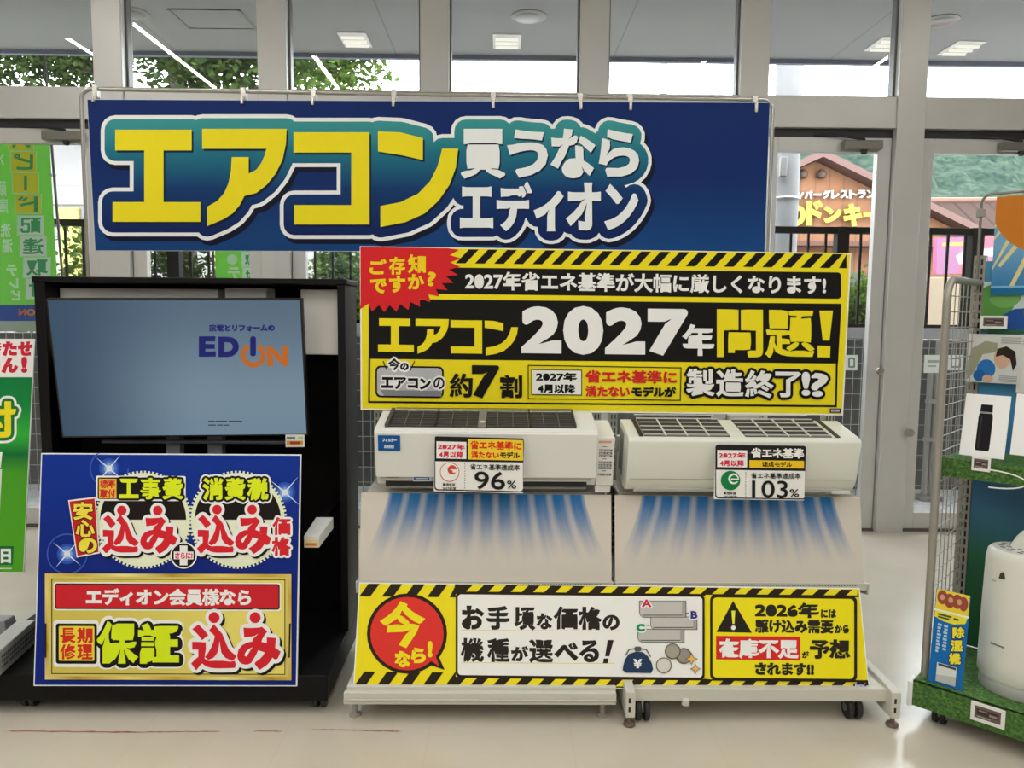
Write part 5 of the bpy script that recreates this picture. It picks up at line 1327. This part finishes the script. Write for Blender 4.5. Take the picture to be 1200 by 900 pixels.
# bottle boards standing on the shelf
def bottle_board(pl, lab, yl):
    s = rsign('bottle_board', lab, 'board', pl, 462, 533, .125, yl, .22, (232, 232, 230), .004, 'bottle boards on the grass shelf')
    s.part('print'); BT, BL_ = (20, 19, 19), (44, 42, 42)
    fp(s, [(.36, .30), (.64, .30), (.66, .36), (.66, .86), (.64, .90), (.36, .90), (.34, .86), (.34, .36)], BT); fp(s, [(.37, .16), (.63, .16), (.64, .28), (.36, .28)], BT); fr(s, .39, .34, .43, .86, BL_); fr(s, .37, .285, .63, .295, BL_); s.end(); return s
bottle_board(1128, 'white board with a black bottle picture on the grass shelf', .118)
bottle_board(1188, 'white board partly cut by the right edge beside the bottle board', .125)
# electronic price labels
def elabel(lab, pl, t0, b0_, wdt, yl):
    s = rsign('shelf_label', lab, 'price label', pl, t0, b0_, wdt, yl, 0, (222, 220, 216), .006)
    s.part('display'); fr(s, .12, .16, .88, .80, (96, 92, 88)); fr(s, .18, .30, .82, .62, (70, 52, 52)); fr(s, .20, .68, .6, .74, (150, 146, 140)); fr(s, .24, .36, .50, .42, (150, 130, 124)); fr(s, .55, .44, .78, .56, (150, 130, 124)); s.end(); return s
elabel('white electronic price label below the photo of the person in blue', 1149, 370, 385, .080, RD-.06)
elabel('small white electronic price label on the front of the grass shelf', 1139, 534, 551, .052, .0935)
elabel('white electronic price label on the front of the grass base', 1138, 821, 843, .092, -.0065)
# green strip under the upper photo
s = rsign('shelf_strip', 'dark green shelf strip under the upper photo poster', 'strip', 1158, 386, 392, .3, RD-.03, edge=(30, 90, 60)); s.end()
p0_ = MR @ Vector((RP(1160, 545, .095).x, .093, zs)); 
pts = [MR @ Vector((RP(1160, 545, .09).x+.0+.10*math.sin(i*math.pi/12), .090, zs-.035-.055*(1-math.cos(i*math.pi/12))/1.0*.5+.03)) for i in range(13)]
build('cord', MB().tube(pts, .0022, WHM, 6), shf)
# ---- dehumidifier
q = RP(1196, 818, .17); cxl, cyl = q.x, .17
dm = thing('dehumidifier', 'tall white rounded dehumidifier standing on the artificial grass base', 'dehumidifier', MR @ Vector((cxl, cyl, .146)))
WB, WB2 = mat((214, 214, 205), .32), mat((168, 168, 164), .4)
ztop = RP(1175, 643, .12).z-.146
Mb = MR @ Matrix.Translation((cxl, cyl, .146))
RX = .125
build('body', MB(Mb).lathe([(RX*.93, .036), (RX, .05), (RX, .10), (RX*.985, .25), (RX*.955, ztop-.035), (RX*.92, ztop-.012), (RX*.84, ztop-.002), (RX*.5, ztop), (0, ztop)], (0, 0, 0), WB, 48, 1.0, .80), dm)
build('base_ring', MB(Mb).lathe([(RX*.93, 0), (RX*.95, .006), (RX*.95, .032), (RX*.93, .036)], (0, 0, 0), WB2, 48, 1.0, .80), dm)
mb = MB(Mb)
for ring_r, k in ((.035, 7), (.058, 11), (.080, 15)):
    for i in range(k):
        a_ = 2*math.pi*i/k+ring_r*9; x, y = ring_r*math.cos(a_), ring_r*.78*math.sin(a_)
        mb.lathe([(.0065, ztop-.0005), (.0055, ztop+.0012), (0, ztop+.0012)], (x, y, 0), mat((110, 110, 106), .5), 8, 1.3, .7)
build('top_vents', mb, dm)
mb = MB(Mb).tube([(-.030, .02, ztop-.01), (-.022, .02, ztop+.022), (.0, .02, ztop+.055), (.045, .02, ztop+.085)], [.032, .024, .021, .026], WB, 16); build('spout', mb, dm)
fy = lambda z_, x_: -RX*.80*.975*math.sqrt(max(0, 1-(x_/(RX*.975))**2))
xl, zl = -.055, ztop-.085
y = fy(0, xl)-.002
build('maker_mark', MB(Mb).prism([(xl-.009, zl), (xl+.009, zl), (xl+.006, zl+.016), (xl, zl+.022), (xl-.006, zl+.016)], .004, mat((52, 48, 46), .4), 'y', y), dm)
build('name_plate', MB(Mb).box((xl-.03, fy(0, xl-.03)-.0-.0, zl-.016), (xl+.02, y+.012, zl-.012), mat((170, 168, 160), .4)), dm)
zl2 = ztop-.30
build('text_mark', MB(Mb).prism([(-.075, fy(0, -.075)-.006), (-.035, fy(0, -.035)-.004), (-.035, fy(0, -.035)+.004), (-.075, fy(0, -.075)+.004)], .005, mat((120, 118, 112), .4), 'z', zl2), dm)
build('side_handle', MB(Mb).tube([(.045, -RX*.80, ztop-.30), (.055, -RX*.82, ztop-.22), (.055, -RX*.82, ztop-.12), (.045, -RX*.80, ztop-.05)], .010, WB, 8), dm)
# ---- leaning pamphlet
s = rsign('pamphlet', 'blue and yellow upright pamphlet leaning on the artificial grass base', 'pamphlet', 1094, 692, 800, .098, .018, .10, (30, 110, 170), .002)
s.part('print'); s.field((20, 104, 172))
fr(s, .02, .0, .98, .22, (226, 200, 60)); fp(s, [(.02, .22), (.98, .22), (.92, .30), (.60, .335), (.30, .33), (.02, .30)], (232, 214, 60)); fr(s, 0, .215, 1, .235, (236, 232, 210))
for x, y, r_ in ((.2, .08, .15), (.42, .10, .16), (.64, .09, .15), (.82, .10, .13)): fe(s, x, y, r_, .075, (150, 74, 58))
for x, y in ((.2, .08), (.45, .09), (.7, .09)): fe(s, x, y, .07, .03, (198, 150, 120))
fr(s, .12, .255, .52, .275, (60, 90, 60)); fr(s, .12, .285, .46, .302, (60, 90, 60)); fr(s, .58, .265, .72, .285, (60, 90, 60))
def fq(x0, y0, x1, y1):
    p = s.qs((x0, y0), (x1, y0), (x1, y1), (x0, y1)); return (min(p[0][0], p[3][0])/2+max(p[0][0], p[3][0])/2, (p[0][1]+p[1][1])/2, (p[1][0]+p[2][0])/2, (p[2][1]+p[3][1])/2)
s.part('yellow_lettering')
s.text([('除', fq(.58, .345, .93, .465)), ('湿', fq(.56, .485, .91, .605)), ('機', fq(.54, .625, .89, .745))], (236, 214, 50), .9, [(1.1, (16, 52, 100), 0, 0)], boxskew=False)
s.part('white_lettering')
for i in range(8): fr(s, .32+(i % 2)*.02, .36+i*.035, .44, .385+i*.035, (160, 196, 222))
for i in range(9): fr(s, .14, .36+i*.035, .26-(i % 3)*.02, .385+i*.035, (160, 196, 222))
s.part('device_picture'); fp(s, [(.22, .77), (.80, .77), (.80, .97), (.22, .97)], (206, 210, 208)); fr(s, .26, .775, .78, .80, (60, 66, 70)); fp(s, [(.22, .90), (.80, .87), (.80, .97), (.22, .97)], (176, 180, 180)); s.end()
